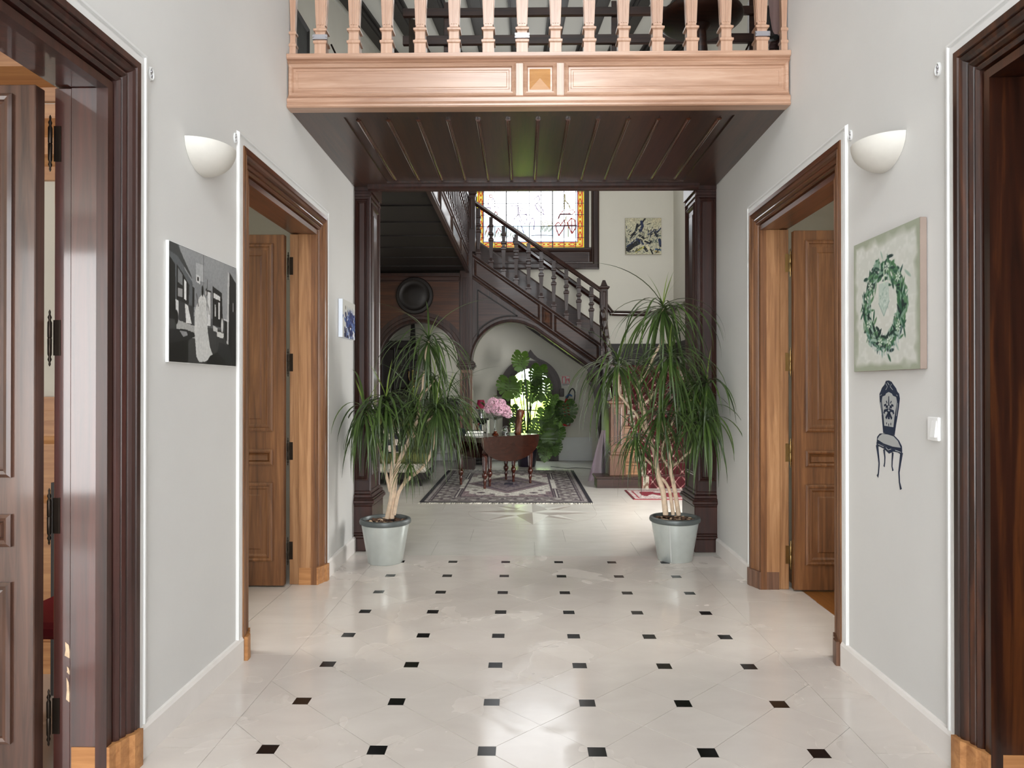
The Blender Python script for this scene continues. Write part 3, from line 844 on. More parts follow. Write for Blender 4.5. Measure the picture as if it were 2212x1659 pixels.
# ------------------------------------------------------------------ gallery on the left of the stairwell
gal = empty('gallery', (-1.8, 10, 3.4), 'dark wooden gallery along the left side of the stairwell', 'gallery')
GX = -0.98
MB().box(XSL, GX - .02, 6.74, YB, 3.5, 3.6).build('deck', M['dark'], gal)
for i in range(9):
    MB().box(XSL, GX - .02, 7.2 + i * .8, 7.28 + i * .8, 3.485, 3.5).build('soffit_rib', M['dark'], gal)
FG = Fr((GX, 0, 0), (0, 1, 0), (1, 0, 0))
MB().extrude([(-.02, 3.46), (.03, 3.46), (.035, 3.475), (.02, 3.5), (.008, 3.52), (.008, 3.78), (.02, 3.8), (.03, 3.815), (.03, 3.835), (-.02, 3.84)], 6.74, 12.55, FG).build('fascia', M['stairwood'], gal)
for i in range(4):
    MB().ring(6.9 + i * 1.42, 8.2 + i * 1.42, 3.53, 3.77, [(0, .008), (0, .02), (.02, .024), (.035, .01), (.05, .004)], FG).build('panel', M['stairwood_x'], gal)
sbp = [(.03, 0), (.03, .1), (.038, .11), (.038, .135), (.024, .145), (.017, .2), (.03, .52), (.038, .535), (.038, .57), (.022, .59), (.022, .64), (.036, .655), (.036, .685), (.022, .7), (.028, .8), (.036, .815), (.036, .84), (.026, .85), (.026, 1.0)]
sbm = MB().sq(sbp).mesh('baluster'); sbm.materials.append(M['stairwood'])
for i in range(26):
    inst(sbm, gal, (GX, 12.38 - i * .215, 3.838), sc=(1, 1, .9), name='baluster')
MB().extrude([(-.035, 4.74), (-.045, 4.77), (-.03, 4.8), (.03, 4.8), (.045, 4.77), (.035, 4.74)], 6.74, 12.55, FG).build('handrail', M['rail'], gal)

# ------------------------------------------------------------------ arcade under gallery and stairs
YA, YA2 = 12.55, 12.75
arc = empty('wooden_arcade', (-0.7, 12.65, 0), 'dark wooden double arcade carrying the gallery and the stairs', 'arcade')
pts = [(-2.74, 0), (-2.53, 0), (-2.53, 1.9)] + arch_pts(-1.838, 1.9, .69, n=24)[1:] + [(-1.02, 1.9), (-1.02, 3.46), (-2.74, 3.46)]
MB().prism(pts, YA, YA2).build('left_spandrel', M['stairwood'], arc)
FAr = Fr((0, YA, 0), (1, 0, 0), (0, -1, 0))
m = MB()
vs, n = [], 24
for (rr, h) in ((.69, 0), (.69, .02), (.705, .026), (.74, .02), (.75, .008), (.8, .008), (.81, 0)):
    vs += [FAr(-1.838 + rr * math.cos(R(180 - 180 * i / n)), h, 1.9 + rr * math.sin(R(180 - 180 * i / n))) for i in range(n + 1)]
m.add(vs, [(k * (n + 1) + i, k * (n + 1) + i + 1, (k + 1) * (n + 1) + i + 1, (k + 1) * (n + 1) + i) for k in range(6) for i in range(n)])
m.build('left_archivolt', M['stairwood'], arc)
pp = [(-1.13, 2.72), (-1.13, 3.3), (-2.55, 3.3), (-2.55, 2.72)] + arch_pts(-1.838, 1.9, .86, n=14, a0=140, a1=40)
pp = [(-2.55, 3.3), (-1.13, 3.3)] + [(x, z) for x, z in reversed(arch_pts(-1.838, 1.9, .88, n=16, a0=140, a1=36))]
MB().prism(pp, -.0, .006, FAr).build('spandrel_panel', M['arch_panel'], arc)
MB().ring(-2.58, -1.1, 3.3, 3.42, [(0, 0), (0, .02), (.02, .02), (.03, .004)], FAr).build('frieze', M['stairwood_x'], arc)
ro = Fr((-1.911, YA, 3.06), (1, 0, 0), (0, 0, 1), (0, -1, 0))
m = MB()
vs = []
for rr, h in ((.33, .0), (.33, .03), (.315, .05), (.27, .055), (.25, .035), (.2, .03), (.17, .05), (.1, .06), (.02, .062)):
    vs += [ro(rr * math.cos(2 * math.pi * i / 32), rr * math.sin(2 * math.pi * i / 32), h) for i in range(32)]
m.add(vs, [(k * 32 + i, k * 32 + (i + 1) % 32, (k + 1) * 32 + (i + 1) % 32, (k + 1) * 32 + i) for k in range(8) for i in range(32)] + [tuple(range(256, 288))])
m.build('roundel', M['dark'], arc, smooth=True)
# column
cx = -1.004
m = MB()
for z0, z1, w in ((0, .2, .155), (.2, .235, .148), (.235, .27, .138), (.27, .31, .13)):
    m.box(cx - w, cx + w, 12.65 - w, 12.65 + w, z0, z1)
m.build('column_base', M['stairwood'], arc, bevel=.006)
MB().box(cx - .108, cx + .108, 12.54, 12.76, .31, 1.76).build('column_shaft', M['newel'], arc, bevel=.004)
FC = Fr((cx, 12.54, 0), (1, 0, 0), (0, -1, 0))
for e in (-.05, .0, .05):
    MB().box(e - .013, e + .013, 0, .012, .42, 1.7, FC).build('flute_bead', M['stairwood'], arc, bevel=.004)
m = MB()
for z0, z1, w in ((1.75, 1.775, .125), (1.775, 1.8, .14), (1.8, 1.845, .165), (1.845, 1.885, .15), (1.885, 1.91, .13)):
    m.box(cx - w, cx + w, 12.65 - w, 12.65 + w, z0, z1)
m.build('capital', M['stairwood'], arc, bevel=.005)
MB().box(cx - .11, cx + .11, 12.53, 12.76, 1.91, 3.84).build('upper_pilaster', M['stairwood'], arc, bevel=.004)
for e in (-.045, .0, .045):
    MB().box(e - .012, e + .012, .01, .022, 2.0, 3.38, FC).build('flute_bead', M['stairwood'], arc, bevel=.004)
# sloping string with the right-hand arch below it
def zt(x): return 3.844 - 0.70 * (x + 0.959)
pts = [(-.895, 1.868)] + [(-.205 - .69 * math.cos(R(t)), 1.868 + .72 * math.sin(R(t))) for t in range(6, 113, 6)]
pts += [(.2, 2.47), (1.14, 1.80), (1.366, 1.80), (1.366, zt(1.366)), (-.895, zt(-.895))]
MB().prism(pts, YA, YA2).build('right_spandrel', M['stairwood'], arc)
m = MB(); vs = []
crv = [(-.895, 1.868)] + [(-.205 - .69 * math.cos(R(t)), 1.868 + .72 * math.sin(R(t))) for t in range(6, 113, 6)] + [(.2, 2.47), (.5, 2.256), (.8, 2.042), (1.12, 1.814)]
nn = len(crv)
for w, h in ((0, 0), (0, .02), (.016, .028), (.05, .02), (.056, .006), (.1, .006), (.106, 0)):
    for i in range(nn):
        p, q2 = crv[max(i - 1, 0)], crv[min(i + 1, nn - 1)]
        dx, dz = q2[0] - p[0], q2[1] - p[1]; l = math.hypot(dx, dz)
        vs.append(FAr(crv[i][0] - dz / l * w, h, crv[i][1] + dx / l * w))
m.add(vs, [(k * nn + i, k * nn + i + 1, (k + 1) * nn + i + 1, (k + 1) * nn + i) for k in range(6) for i in range(nn - 1)])
m.build('right_archivolt', M['stairwood'], arc)
m = MB()
tri = [(-.80, 3.16), (-.10, 2.70)] + [(-.205 - .81 * math.cos(R(t)), 1.868 + .84 * math.sin(R(t))) for t in range(86, 40, -8)] + [(-.80, 2.3)]
m.prism(tri, 0, .006, FAr)
m.build('triangular_panel', M['stairwood_x'], arc)
for k in range(len(tri)):
    a, b2 = tri[k], tri[(k + 1) % len(tri)]
    MB().ribbon([a, b2], .022, .004, .014, FAr).build('panel_bead', M['dark'], arc)
FS = Fr((0, YA, 3.844 + -.70 * .959), (1, 0, -.70), (0, -1, 0), (0, 0, 1))
m = MB()
m.extrude([(.0, -.44), (.025, -.44), (.03, -.425), (.02, -.41), (.028, -.395), (.012, -.38), (0.006, -.375), (.006, -.05), (.02, -.04), (.028, -.02), (.036, -.012), (.036, .0), (.0, .0)], -.89, 1.366, FS)
m.build('string', M['stairwood_x'], arc)
SP = [(0, .006), (0, .018), (.012, .024), (.02, .016), (.026, .02), (.034, .012), (.042, .008), (.05, .008)]
for a0, a1 in ((-.86, .30), (.545, 1.33)):
    MB().ring(a0, a1, -.36, -.065, SP, FS).build('string_panel', M['stairwood_x'], arc)
MB().ring(.33, .515, -.36, -.065, SP[:-1], FS, cap=False).build('square_frame', M['stairwood_x'], arc)
MB().add([FS(a, .008, c) for a, c in ((.375, -.315), (.47, -.315), (.47, -.11), (.375, -.11))] + [FS(.4225, .035, -.2125)], [(0, 1, 4), (1, 2, 4), (2, 3, 4), (3, 0, 4)]).build('pyramid_boss', M['arch_panel'], arc)

# ------------------------------------------------------------------ staircase
st = empty('staircase', (1.6, 12.0, 0), 'dark wooden staircase turning up behind the right potted plant', 'staircase')
SX0, SX1, N1, RI, TR = 1.40, XSR - .01, 11, .1663, .25
for i in range(N1):
    y0 = 10.24 + i * TR
    y1 = y0 + TR if i < N1 - 1 else YB - .01
    x0 = 1.03 if i == 0 else SX0
    z1 = (i + 1) * RI
    MB().box(x0 + (.03 if i == 0 else 0), SX1, y0, (y0 + .42 if i == 0 else y1 + .02), max(0, z1 - RI - .02), z1 - .03).build('riser', M['tread'] if i else M['stairwood_x'], st)
    MB().box(x0, SX1, y0 - .03, (y0 + .42 if i == 0 else y1), z1 - .03, z1).build('tread', M['stairwood_x'] if i == 0 else M['tread'], st, bevel=.008)
LZ = N1 * RI
# side string closing the first flight, landing front
m = MB()
m.prism([(10.42, 0), (12.75, 0), (12.75, 1.83), (12.75, 2.02), (12.45, 1.98), (10.42, .34)], SX0 - .03, SX0, Fr((0, 0, 0), (0, 1, 0), (1, 0, 0)))
m.build('side_string', M['stairwood'], st)
MB().box(SX0 + .07, SX1, YB - .04, YB - .012, LZ, 2.30).build('landing_skirting', M['dark'], st)
MB().box(XSR - .04, XSR - .012, 12.75, YB, LZ, 2.30).build('landing_skirting', M['dark'], st)
# second flight climbing to the left
for i in range(9):
    x1 = 1.40 - i * .26
    z1 = LZ + (i + 1) * .182
    MB().box(x1 - .28, x1, 12.76, YB - .01, z1 - .10, z1 - .03).build('riser', M['stairwood_x'], st)
    MB().box(x1 - .29, x1 + .025, 12.76, YB - .01, z1 - .03, z1).build('tread', M['stairwood_x'], st, bevel=.006)
FK = Fr((0, YB - .012, 3.844 - .70 * .959), (1, 0, -.70), (0, -1, 0), (0, 0, 1))
MB().extrude([(0, -.5), (.03, -.5), (.03, .51), (.02, .54), (0, .55)], -.95, 1.55, FK).build('wall_string', M['stairwood_x'], st)
FK2 = Fr((0, YB - .012, 4.205), (1, 0, -.72), (0, -1, 0), (0, 0, 1))
MB().extrude([(0, -.07), (.05, -.07), (.07, -.02), (.07, .03), (.05, .06), (0, .06)], -.2, 1.62, FK2).build('wall_handrail', M['rail'], st)
MB().tube([(1.62, YB - .05, 3.06), (1.72, YB - .05, 2.93), (1.8, YB - .05, 2.895), (2.75, YB - .05, 2.895), (2.9, YB - .09, 2.95), (2.91, YB - .3, 2.99)], .055, 10, 3).build('wall_handrail', M['rail'], st, smooth=True)
MB().tube([(2.89, 13.6, 2.99), (2.89, 12.9, 2.95), (2.89, 12.5, 2.75), (2.89, 10.2, 1.2), (2.89, 10.05, 1.12)], .05, 10, 3).build('wall_handrail', M['rail'], st, smooth=True)
# newels
def newel(x, y, z0, z1, w, mat, cap=.14):
    r = MB().box(x - w, x + w, y - w, y + w, z0, z1).build('newel_post', mat, st, bevel=.005)
    MB().sq([(w + .012, z1 - .02), (w + .03, z1), (w + .03, z1 + .02), (w * .9, z1 + .04), (w * .35, z1 + cap), (.003, z1 + cap + .005)], (x, y, 0)).build('cap', mat, r)
    for s_ in ((0, -1), (-1, 0)):
        FN = Fr((x, y, 0), (1, 0, 0) if s_[0] == 0 else (0, 1, 0), (s_[0], s_[1], 0))
        FN.o = Vector((x, y, 0)) + w * FN.y
        MB().ring(-w * .62, w * .62, max(z0, z1 - .62), z1 - .06, [(0, 0), (0, .008), (.012, .01), (.018, .0015)], FN).build('panel', mat, r)
    return r
newel(1.43, 12.65, 0, 3.2, .064, M['stairwood'])
newel(-.905, 12.62, 3.84, 4.86, .06, M['stairwood'])
nb = newel(1.37, 10.46, .166, 1.22, .098, M['newel'], .1)
MB().box(1.37 - .117, 1.37 + .117, 10.46 - .117, 10.46 + .117, .166, .46).build('newel_base', M['newel'], st, bevel=.006)
MB().box(1.37 - .108, 1.37 + .108, 10.46 - .108, 10.46 + .108, .46, .51).build('newel_base', M['newel'], st, bevel=.012)
for e in (-.045, 0, .045):
    MB().box(1.37 + e - .012, 1.37 + e + .012, 10.354, 10.362, .62, 1.05).build('flute_bead', M['stairwood'], nb)
# second-flight balusters and handrail
for i in range(10):
    x = -.79 + i * .222
    inst(sbm, st, (x, 12.62, zt(x) - .015), sc=(1.25, 1.25, .905), name='baluster')
HR = Fr((0, 12.62, 0), (1, 0, -.70), (0, -1, 0), (0, 0, 1))
MB().extrude([(-.04, .905), (-.05, .945), (-.035, .99), (.035, .99), (.05, .945), (.04, .905)], -.86, 1.38, Fr((0, 12.62, 3.844 - .70 * .959), (1, 0, -.70), (0, -1, 0), (0, 0, 1))).build('handrail', M['rail'], st)
# first-flight handrail and balusters
y0h, y1h, zh0, zh1 = 10.5, 12.6, 1.10, 2.76
MB().tube([(1.40, 12.60, 2.80), (1.395, 12.45, 2.74), (1.385, 11.6, 2.0), (1.38, 10.75, 1.28), (1.375, 10.55, 1.16)], .055, 10, 4).build('handrail', M['rail'], st, smooth=True)
for i in range(10):
    y = 10.72 + i * .195
    zb = .34 + (y - 10.42) * .808
    inst(sbm, st, (1.385, y, zb), sc=(.9, .9, .88), name='baluster')
# scroll bracket under the end of the string
br = [(1.366, 1.8), (1.13, 1.8), (1.13, 1.745), (1.15, 1.72), (1.125, 1.66), (1.12, 1.58), (1.15, 1.51), (1.2, 1.45), (1.235, 1.37), (1.255, 1.25), (1.275, 1.1), (1.3, 1.0), (1.305, .8), (1.325, .66), (1.335, .48), (1.366, .44)]
bk = MB().prism(br, 12.57, 12.71).build('scroll_bracket', M['stairwood'], st, bevel=.006)
m = MB()
m.tube([(1.215 + (.075 - .0018 * k) * math.cos(R(k * 24 + 90)), 12.565, 1.605 + (.075 - .0018 * k) * math.sin(R(k * 24 + 90))) for k in range(34)], .011, 6)
m.build('volute', M['stairwood'], bk, smooth=True)
MB().ball((1.215, 12.566, 1.605), .022, 10, 6).build('volute_eye', M['stairwood'], bk, smooth=True)

# ------------------------------------------------------------------ numpy painting helper (flat prints, weaves)
class Img:
    def __init__(s, w, h, bg, asp=None):
        s.w, s.h = w, h
        s.a = np.ones((h, w, 3)) * np.array(bg) / 255.0
        s.asp = asp or w / h
        s.U, s.V = np.meshgrid(np.linspace(0, 1, w), np.linspace(0, 1, h))
    def blend(s, m, col, al=1.0):
        m = np.clip(m, 0, 1)[..., None] * al
        s.a = s.a * (1 - m) + m * np.array(col) / 255.0
    def poly(s, pts, col, al=1.0):
        ins = np.zeros(s.U.shape, bool)
        n = len(pts)
        for i in range(n):
            (x0, y0), (x1, y1) = pts[i], pts[(i + 1) % n]
            if y0 == y1:
                continue
            c = ((y0 > s.V) != (y1 > s.V)) & (s.U < (x1 - x0) * (s.V - y0) / (y1 - y0) + x0)
            ins ^= c
        s.blend(ins.astype(float), col, al)
    def line(s, pts, wd, col, al=1.0):
        X, Y = s.U * s.asp, s.V
        best = np.full(s.U.shape, 9.0)
        for (x0, y0), (x1, y1) in zip(pts[:-1], pts[1:]):
            ax, ay, bx, by = x0 * s.asp, y0, x1 * s.asp, y1
            L = (bx - ax) ** 2 + (by - ay) ** 2 + 1e-12
            t = np.clip(((X - ax) * (bx - ax) + (Y - ay) * (by - ay)) / L, 0, 1)
            best = np.minimum(best, np.hypot(X - ax - t * (bx - ax), Y - ay - t * (by - ay)))
        px = 1.0 / s.h
        s.blend((wd / 2 - best) / px + 0.5, col, al)
    def ell(s, cx, cy, rx, ry, col, rot=0.0, al=1.0):
        dx, dy = (s.U - cx) * s.asp, s.V - cy
        c, q2 = math.cos(rot), math.sin(rot)
        u, v = (dx * c + dy * q2) / rx, (-dx * q2 + dy * c) / ry
        s.blend((1 - np.hypot(u, v)) * min(rx, ry) * s.h + 0.5, col, al)
    def vn(s, sx, sy, seed):
        g = np.random.RandomState(seed).rand(sy + 2, sx + 2)
        x, y = s.U * sx, s.V * sy
        i, j = np.minimum(x.astype(int), sx), np.minimum(y.astype(int), sy)
        fx, fy = x - i, y - j
        fx, fy = fx * fx * (3 - 2 * fx), fy * fy * (3 - 2 * fy)
        return (g[j, i] * (1 - fx) + g[j, i + 1] * fx) * (1 - fy) + (g[j + 1, i] * (1 - fx) + g[j + 1, i + 1] * fx) * fy
    def grain(s, sx, sy, amt, seed):
        s.a = np.clip(s.a * (1 + amt * (s.vn(sx, sy, seed) - .5)[..., None] * 2), 0, 1)
    def lin(s):
        a = np.clip(s.a, 0, 1)
        return np.where(a <= .04045, a / 12.92, ((a + .055) / 1.055) ** 2.4)
def picture_mesh(name, img, F, w, h, mat, lift=0.0):
    """grid in the (a,c) plane of F carrying the image as point colours"""
    L = img.lin()
    H, Wd = img.h, img.w
    vs = [tuple(F(w * i / (Wd - 1), lift, h * j / (H - 1))) for j in range(H) for i in range(Wd)]
    fs = [(j * Wd + i, j * Wd + i + 1, (j + 1) * Wd + i + 1, (j + 1) * Wd + i) for j in range(H - 1) for i in range(Wd - 1)]
    me = bpy.data.meshes.new(name)
    me.from_pydata(vs, [], fs)
    at_ = me.color_attributes.new('Col', 'FLOAT_COLOR', 'POINT')
    col = np.ones((H * Wd, 4), np.float32)
    col[:, :3] = L.reshape(-1, 3)
    at_.data.foreach_set('color', col.ravel())
    me.materials.append(mat)
    return me
def picture(name, img, F, w, h, mat, parent, lift=0.0):
    me = picture_mesh(name, img, F, w, h, mat, lift)
    p = WL[parent.name]
    me.transform(Matrix.Translation((-p[0], -p[1], -p[2])))
    o = bpy.data.objects.new(name, me)
    COL.objects.link(o)
    o.parent = parent
    WL[o.name] = p
    return o

# ------------------------------------------------------------------ stained-glass window
w1 = empty('window_1', (.145, YB, 4.2), 'stained-glass window with herons, palms and a red and yellow border', 'window', kind='structure')
FW = Fr((0, YB, 0), (1, 0, 0), (0, -1, 0))
MB().ring(GX0 - .29, GX1 + .29, 3.768, GZ1 + .29, [(0, 0), (0, .05), (.03, .06), (.1, .06), (.115, .04), (.14, .045), (.15, .02), (.17, -.04), (.285, -.06)], FW, cap=False).build('frame', M['stairwood'], w1)
MB().ring(GX0 - .14, GX1 + .14, 3.86, 4.15, [(0, 0), (0, .02), (.02, .03), (.04, .012), (.06, .01)], FW).build('apron_panel', M['stairwood_x'], w1)
MB().box(GX0 - .14, GX1 + .14, -.2, .03, 4.15, 4.2, FW).build('sill', M['stairwood_x'], w1, bevel=.006)
PX0, PZ0, PW, PH = -.79, 4.41, .2288, .227
NCW, NRW = 8, 8
im = Img(330, 420, (250, 252, 255), asp=(GX1 - GX0) / (GZ1 - GZ0))
def gx(px): return (at(px, 500, YB).x - GX0) / (GX1 - GX0)
def gz(py): return (at(1145, py, YB).z - GZ0) / (GZ1 - GZ0)
def G(*p):      # drawing points noted in the cropped study (7.373x, origin 1000,410)
    return [(gx(1000 + x / 7.373), gz(410 + y / 7.373)) for x, y in p]
im.blend(((im.V < gz(410 + 560 / 7.373)) & (im.V > gz(410 + 745 / 7.373))).astype(float), (214, 236, 248))
PU, RD, OL, BR = (120, 84, 150), (168, 50, 40), (136, 122, 34), (96, 30, 40)
D = [(PU, 4, G((735, 255), (800, 235), (880, 240), (960, 300), (1010, 360), (1020, 430), (1010, 490))), (PU, 4, G((890, 380), (930, 470), (1000, 540), (1050, 545), (1085, 500), (1090, 450), (1120, 440), (1140, 490), (1130, 620))),
     (PU, 4, G((880, 260), (885, 380), (840, 420), (810, 460), (805, 620))), (PU, 4, G((900, 470), (940, 590), (970, 680))), (PU, 3, G((910, 310), (960, 330), (1000, 380), (900, 385), (910, 310))),
     (PU, 4, G((1130, 140), (1190, 90), (1255, 70))), (PU, 4, G((1210, 90), (1225, 140), (1190, 200), (1150, 230), (1140, 270))), (PU, 5, G((1150, 230), (1200, 320), (1290, 380), (1270, 300), (1200, 220))), (PU, 4, G((1160, 280), (1240, 350), (1290, 380))),
     (RD, 5, G((1560, 370), (1600, 320), (1680, 320), (1700, 370))), (RD, 5, G((1700, 320), (1760, 310), (1785, 345), (1740, 380))), (BR, 9, G((1520, 450), (1550, 380), (1640, 375), (1720, 378))),
     (OL, 7, G((1625, 60), (1630, 160), (1660, 190), (1690, 230), (1710, 290))), (OL, 5, G((1628, 60), (1622, 300))), (OL, 5, G((1650, 400), (1640, 470), (1680, 560), (1680, 740))),
     (RD, 7, G((1480, 540), (1520, 505), (1560, 550), (1620, 470), (1630, 540), (1600, 620), (1530, 720), (1490, 620), (1480, 540))), (RD, 7, G((1670, 510), (1730, 445), (1785, 470), (1800, 600), (1740, 690), (1690, 580), (1670, 510))), (RD, 5, G((1730, 450), (1740, 690))),
     (BR, 8, G((1450, 565), (1805, 560))), (OL, 5, G((1230, 570), (1430, 560))), (PU, 4, G((360, 60), (385, 80), (370, 100))), (RD, 4, G((420, 70), (465, 70), (465, 105), (425, 105), (420, 70))),
     (PU, 4, G((350, 125), (410, 130), (395, 240))), (PU, 4, G((450, 150), (480, 120), (500, 170))), (PU, 4, G((340, 260), (390, 270), (430, 265), (425, 315))), (PU, 4, G((470, 250), (540, 250), (620, 315))), (RD, 5, G((490, 380), (520, 330), (550, 370), (520, 410))),
     (RD, 5, G((350, 700), (380, 620), (400, 560), (420, 690))), (RD, 5, G((520, 690), (560, 600), (610, 660))), (BR, 4, G((1090, 715), (1230, 712), (1420, 715))), (OL, 7, G((930, 690), (970, 700), (1000, 715)))]
for i in range(9):
    x = 1250 + i * 21
    D.append((OL, 3, G((x - 10, 480 - 6 * (i % 3)), (x + 8, 566), (x - 12, 660 - 8 * (i % 3)))))
for i in range(12):
    D.append((OL, 3, G((1570, 60 + i * 20), (1625, 80 + i * 20))))
    D.append((OL, 3, G((350 + i * 40, 740), (365 + i * 40, 640 + 20 * (i % 4)))))
for c, wd, p in D:
    im.line(p, wd / 7.373 * 0.0082 * 1.1, c)
for k in range(5):        # the picture carries on upward with palm stems
    im.line([(.1 + .18 * k, .62), (.13 + .18 * k, .78), (.1 + .19 * k, .92)], .006, OL)
# border: yellow edge, red band with yellow medallions, pale blue inner line
bu, bv = .063, .094
def frame(u0, col):
    k = u0; kv = u0 * im.asp
    im.blend(((im.U < k) | (im.U > 1 - k) | (im.V < kv) | (im.V > 1 - kv)).astype(float), col)
frame(.069, (190, 226, 250)); frame(.060, (214, 84, 62)); frame(.012, (252, 236, 60))
def medal(cu, cv, horiz):
    rx, ry = (.038, .017) if horiz else (.017, .038)
    im.ell(cu, cv, rx, ry, (252, 226, 84))
    for s_ in (-1, 1):
        d = .020 * s_
        a = (cu + d / im.asp, cv) if horiz else (cu, cv + d)
        im.ell(a[0], a[1], .010 if horiz else .006, .006 if horiz else .010, (216, 40, 30))
    im.ell(cu, cv, .006, .006, (255, 250, 190))
for k in range(19):
    cu = .06 + .88 * k / 18
    for cv in (.036 * im.asp, 1 - .036 * im.asp):
        if k % 2 == 0: medal(cu, cv, True)
        else: im.ell(cu, cv, .011, .011, (250, 230, 110))
    cv = .06 + .88 * k / 18
    for cu in (.036, .964):
        if k % 2 == 0: medal(cu, cv, False)
        else: im.ell(cu, cv, .011, .011, (250, 230, 110))
LIN = im.lin()
mn = np.clip((im.a.min(axis=2) - .80) / .15, 0, 1)
LIN = LIN * (0.17 + 0.83 * mn)[..., None]      # clear glass passes far more light than painted glass
class Sub:
    pass
xs = [GX0, PX0] + [PX0 + PW * (i + 1) for i in range(NCW)] + [GX1]
zs = [GZ0, PZ0] + [PZ0 + PH * (i + 1) for i in range(NRW)] + [GZ1]
for i in range(len(xs) - 1):
    for j in range(len(zs) - 1):
        if j > 0 and j % 2 == 0 and False:
            continue
        n = 30
        sub = Sub(); sub.w = sub.h = n
        u = np.clip(((np.linspace(xs[i], xs[i + 1], n) - GX0) / (GX1 - GX0) * (im.w - 1)).round().astype(int), 0, im.w - 1)
        v = np.clip(((np.linspace(zs[j], zs[j + 1], n) - GZ0) / (GZ1 - GZ0) * (im.h - 1)).round().astype(int), 0, im.h - 1)
        blk_ = LIN[np.ix_(v, u)]
        sub.lin = lambda b_=blk_: b_
        picture('glass_pane', sub, Fr((xs[i], YB + .06, zs[j]), (1, 0, 0), (0, -1, 0)), xs[i + 1] - xs[i], zs[j + 1] - zs[j], M['stained'], w1)
for i, x in enumerate(xs[1:-1]):
    wd = .010 if i in (2, 6) else .005
    MB().box(x - wd, x + wd, YB + .045, YB + .065, GZ0, GZ1).build('lead_bar', M['lead'], w1)
for z in zs[1:-1]:
    MB().box(GX0, GX1, YB + .05, YB + .065, z - .004, z + .004).build('lead_bar', M['lead'], w1)
MB().box(GX0 - .1, GX1 + .1, YB + .08, YB + .1, GZ0 - .1, GZ1 + .1).build('backing_glass', M['white'], w1)

# ------------------------------------------------------------------ arched garden window
w2 = empty('window_2', (.145, YB, 0), 'round-arched garden window with pointed dark surround behind the monstera', 'window', kind='structure')
AC = (AX0 + AX1) / 2
def arch_band(r0, r1, h, zb=0.0, ogee=0.0):
    n = 28
    o, i_ = [], []
    for k in range(n + 1):
        a = R(180 - 180 * k / n)
        c, s_ = math.cos(a), math.sin(a)
        lift = ogee * max(0.0, 1 - abs(c) / .32) ** 1.8
        o.append((AC + r1 * c, AZS + r1 * s_ + lift)); i_.append((AC + r0 * c, AZS + r0 * s_ + lift * .4))
    outer = [(AC - r1, zb)] + o + [(AC + r1, zb)]
    inner = [(AC - r0, zb)] + i_ + [(AC + r0, zb)]
    m_ = len(outer)
    vs = [FW(a, b, c) for b in (0, h) for L in (outer, inner) for a, c in L]
    fs = []
    for k in range(m_ - 1):
        fs += [(2 * m_ + k, 2 * m_ + k + 1, 3 * m_ + k + 1, 3 * m_ + k), (k, 2 * m_ + k, 2 * m_ + k + 1, k + 1), (m_ + k, m_ + k + 1, 3 * m_ + k + 1, 3 * m_ + k)]
    return MB().add(vs, fs)
arch_band(.475, .55, .05).build('frame', M['surround'], w2)
arch_band(.39, .48, .0).box(AC - .48, AC - .39, YB - .03, YB + .1, 0, AZS).box(AC + .39, AC + .48, YB - .03, YB + .1, 0, AZS).build('sash', M['surround'], w2)
arch_band(.545, .60, .075, 1.28, .16).build('hood_mould', M['surround'], w2)
arch_band(.575, .605, .095, 1.28, .16).build('hood_edge', M['surround'], w2)
for s_ in (-1, 1):
    MB().box(AC + s_ * .61 - .045, AC + s_ * .61 + .045, YB - .1, YB, 1.26, 1.42).build('hood_stop', M['surround'], w2, bevel=.01)
MB().box(AC - .48, AC + .48, YB - .02, YB + .1, .0, .3).build('bottom_rail', M['surround'], w2)
for s_ in (-1, 1):
    x0, x1 = (AC - .39, AC - .008) if s_ < 0 else (AC + .008, AC + .39)
    a = [(AC + .39 * math.cos(R(t)), AZS + .39 * math.sin(R(t))) for t in range(92, 181, 8)]
    if s_ > 0:
        a = [(2 * AC - x, z) for x, z in a]
    MB().prism([(x0, .3), (x1, .3)] + ([(x1, AZS + .39)] + a if s_ < 0 else [(x1, AZS)] + a[::-1] + [(x0, AZS + .39)]), YB + .05, YB + .056).build('glass_pane', M['pane'], w2)
MB().box(AC - .012, AC + .012, YB + .03, YB + .07, .3, AZS + .42).build('glazing_bar', M['surround'], w2)
MB().box(AC - .39, AC + .39, YB + .03, YB + .07, .98, 1.0).build('glazing_bar', M['surround'], w2)

# garden outside
gd = MB().box(-6, 6.5, YB + .3, YB + 14, -.4, -.2)
gd.build('ground_garden', M['lawn'], label='sunlit lawn outside the arched window', cat='lawn', kind='structure')
r2 = random.Random(3)
for (bx_, by_, rr, h_, lb) in ((-.4, 17.2, .9, 1.6, 'bright green garden bush left of the arched window bar'), (1.0, 17.8, 1.0, 1.4, 'bright green garden bush right of the arched window bar')):
    m = MB()
    for k in range(700):
        d = Vector((r2.gauss(0, 1), r2.gauss(0, 1), r2.gauss(0, 1))).normalized()
        c_ = Vector((bx_, by_, h_ * .5)) + Vector((d.x * rr, d.y * rr, d.z * h_ * .62)) * r2.uniform(.75, 1)
        u = Vector((r2.gauss(0, 1), r2.gauss(0, 1), r2.gauss(0, 1))).normalized() * .11
        v_ = d.cross(u).normalized() * .07 if d.cross(u).length > 1e-4 else Vector((.07, 0, 0))
        m.add([c_ - u, c_ + v_, c_ + u, c_ - v_], [(0, 1, 2, 3)])
    m.build('garden_bush', M['hedge'], label=lb, cat='bush', group='garden bushes')
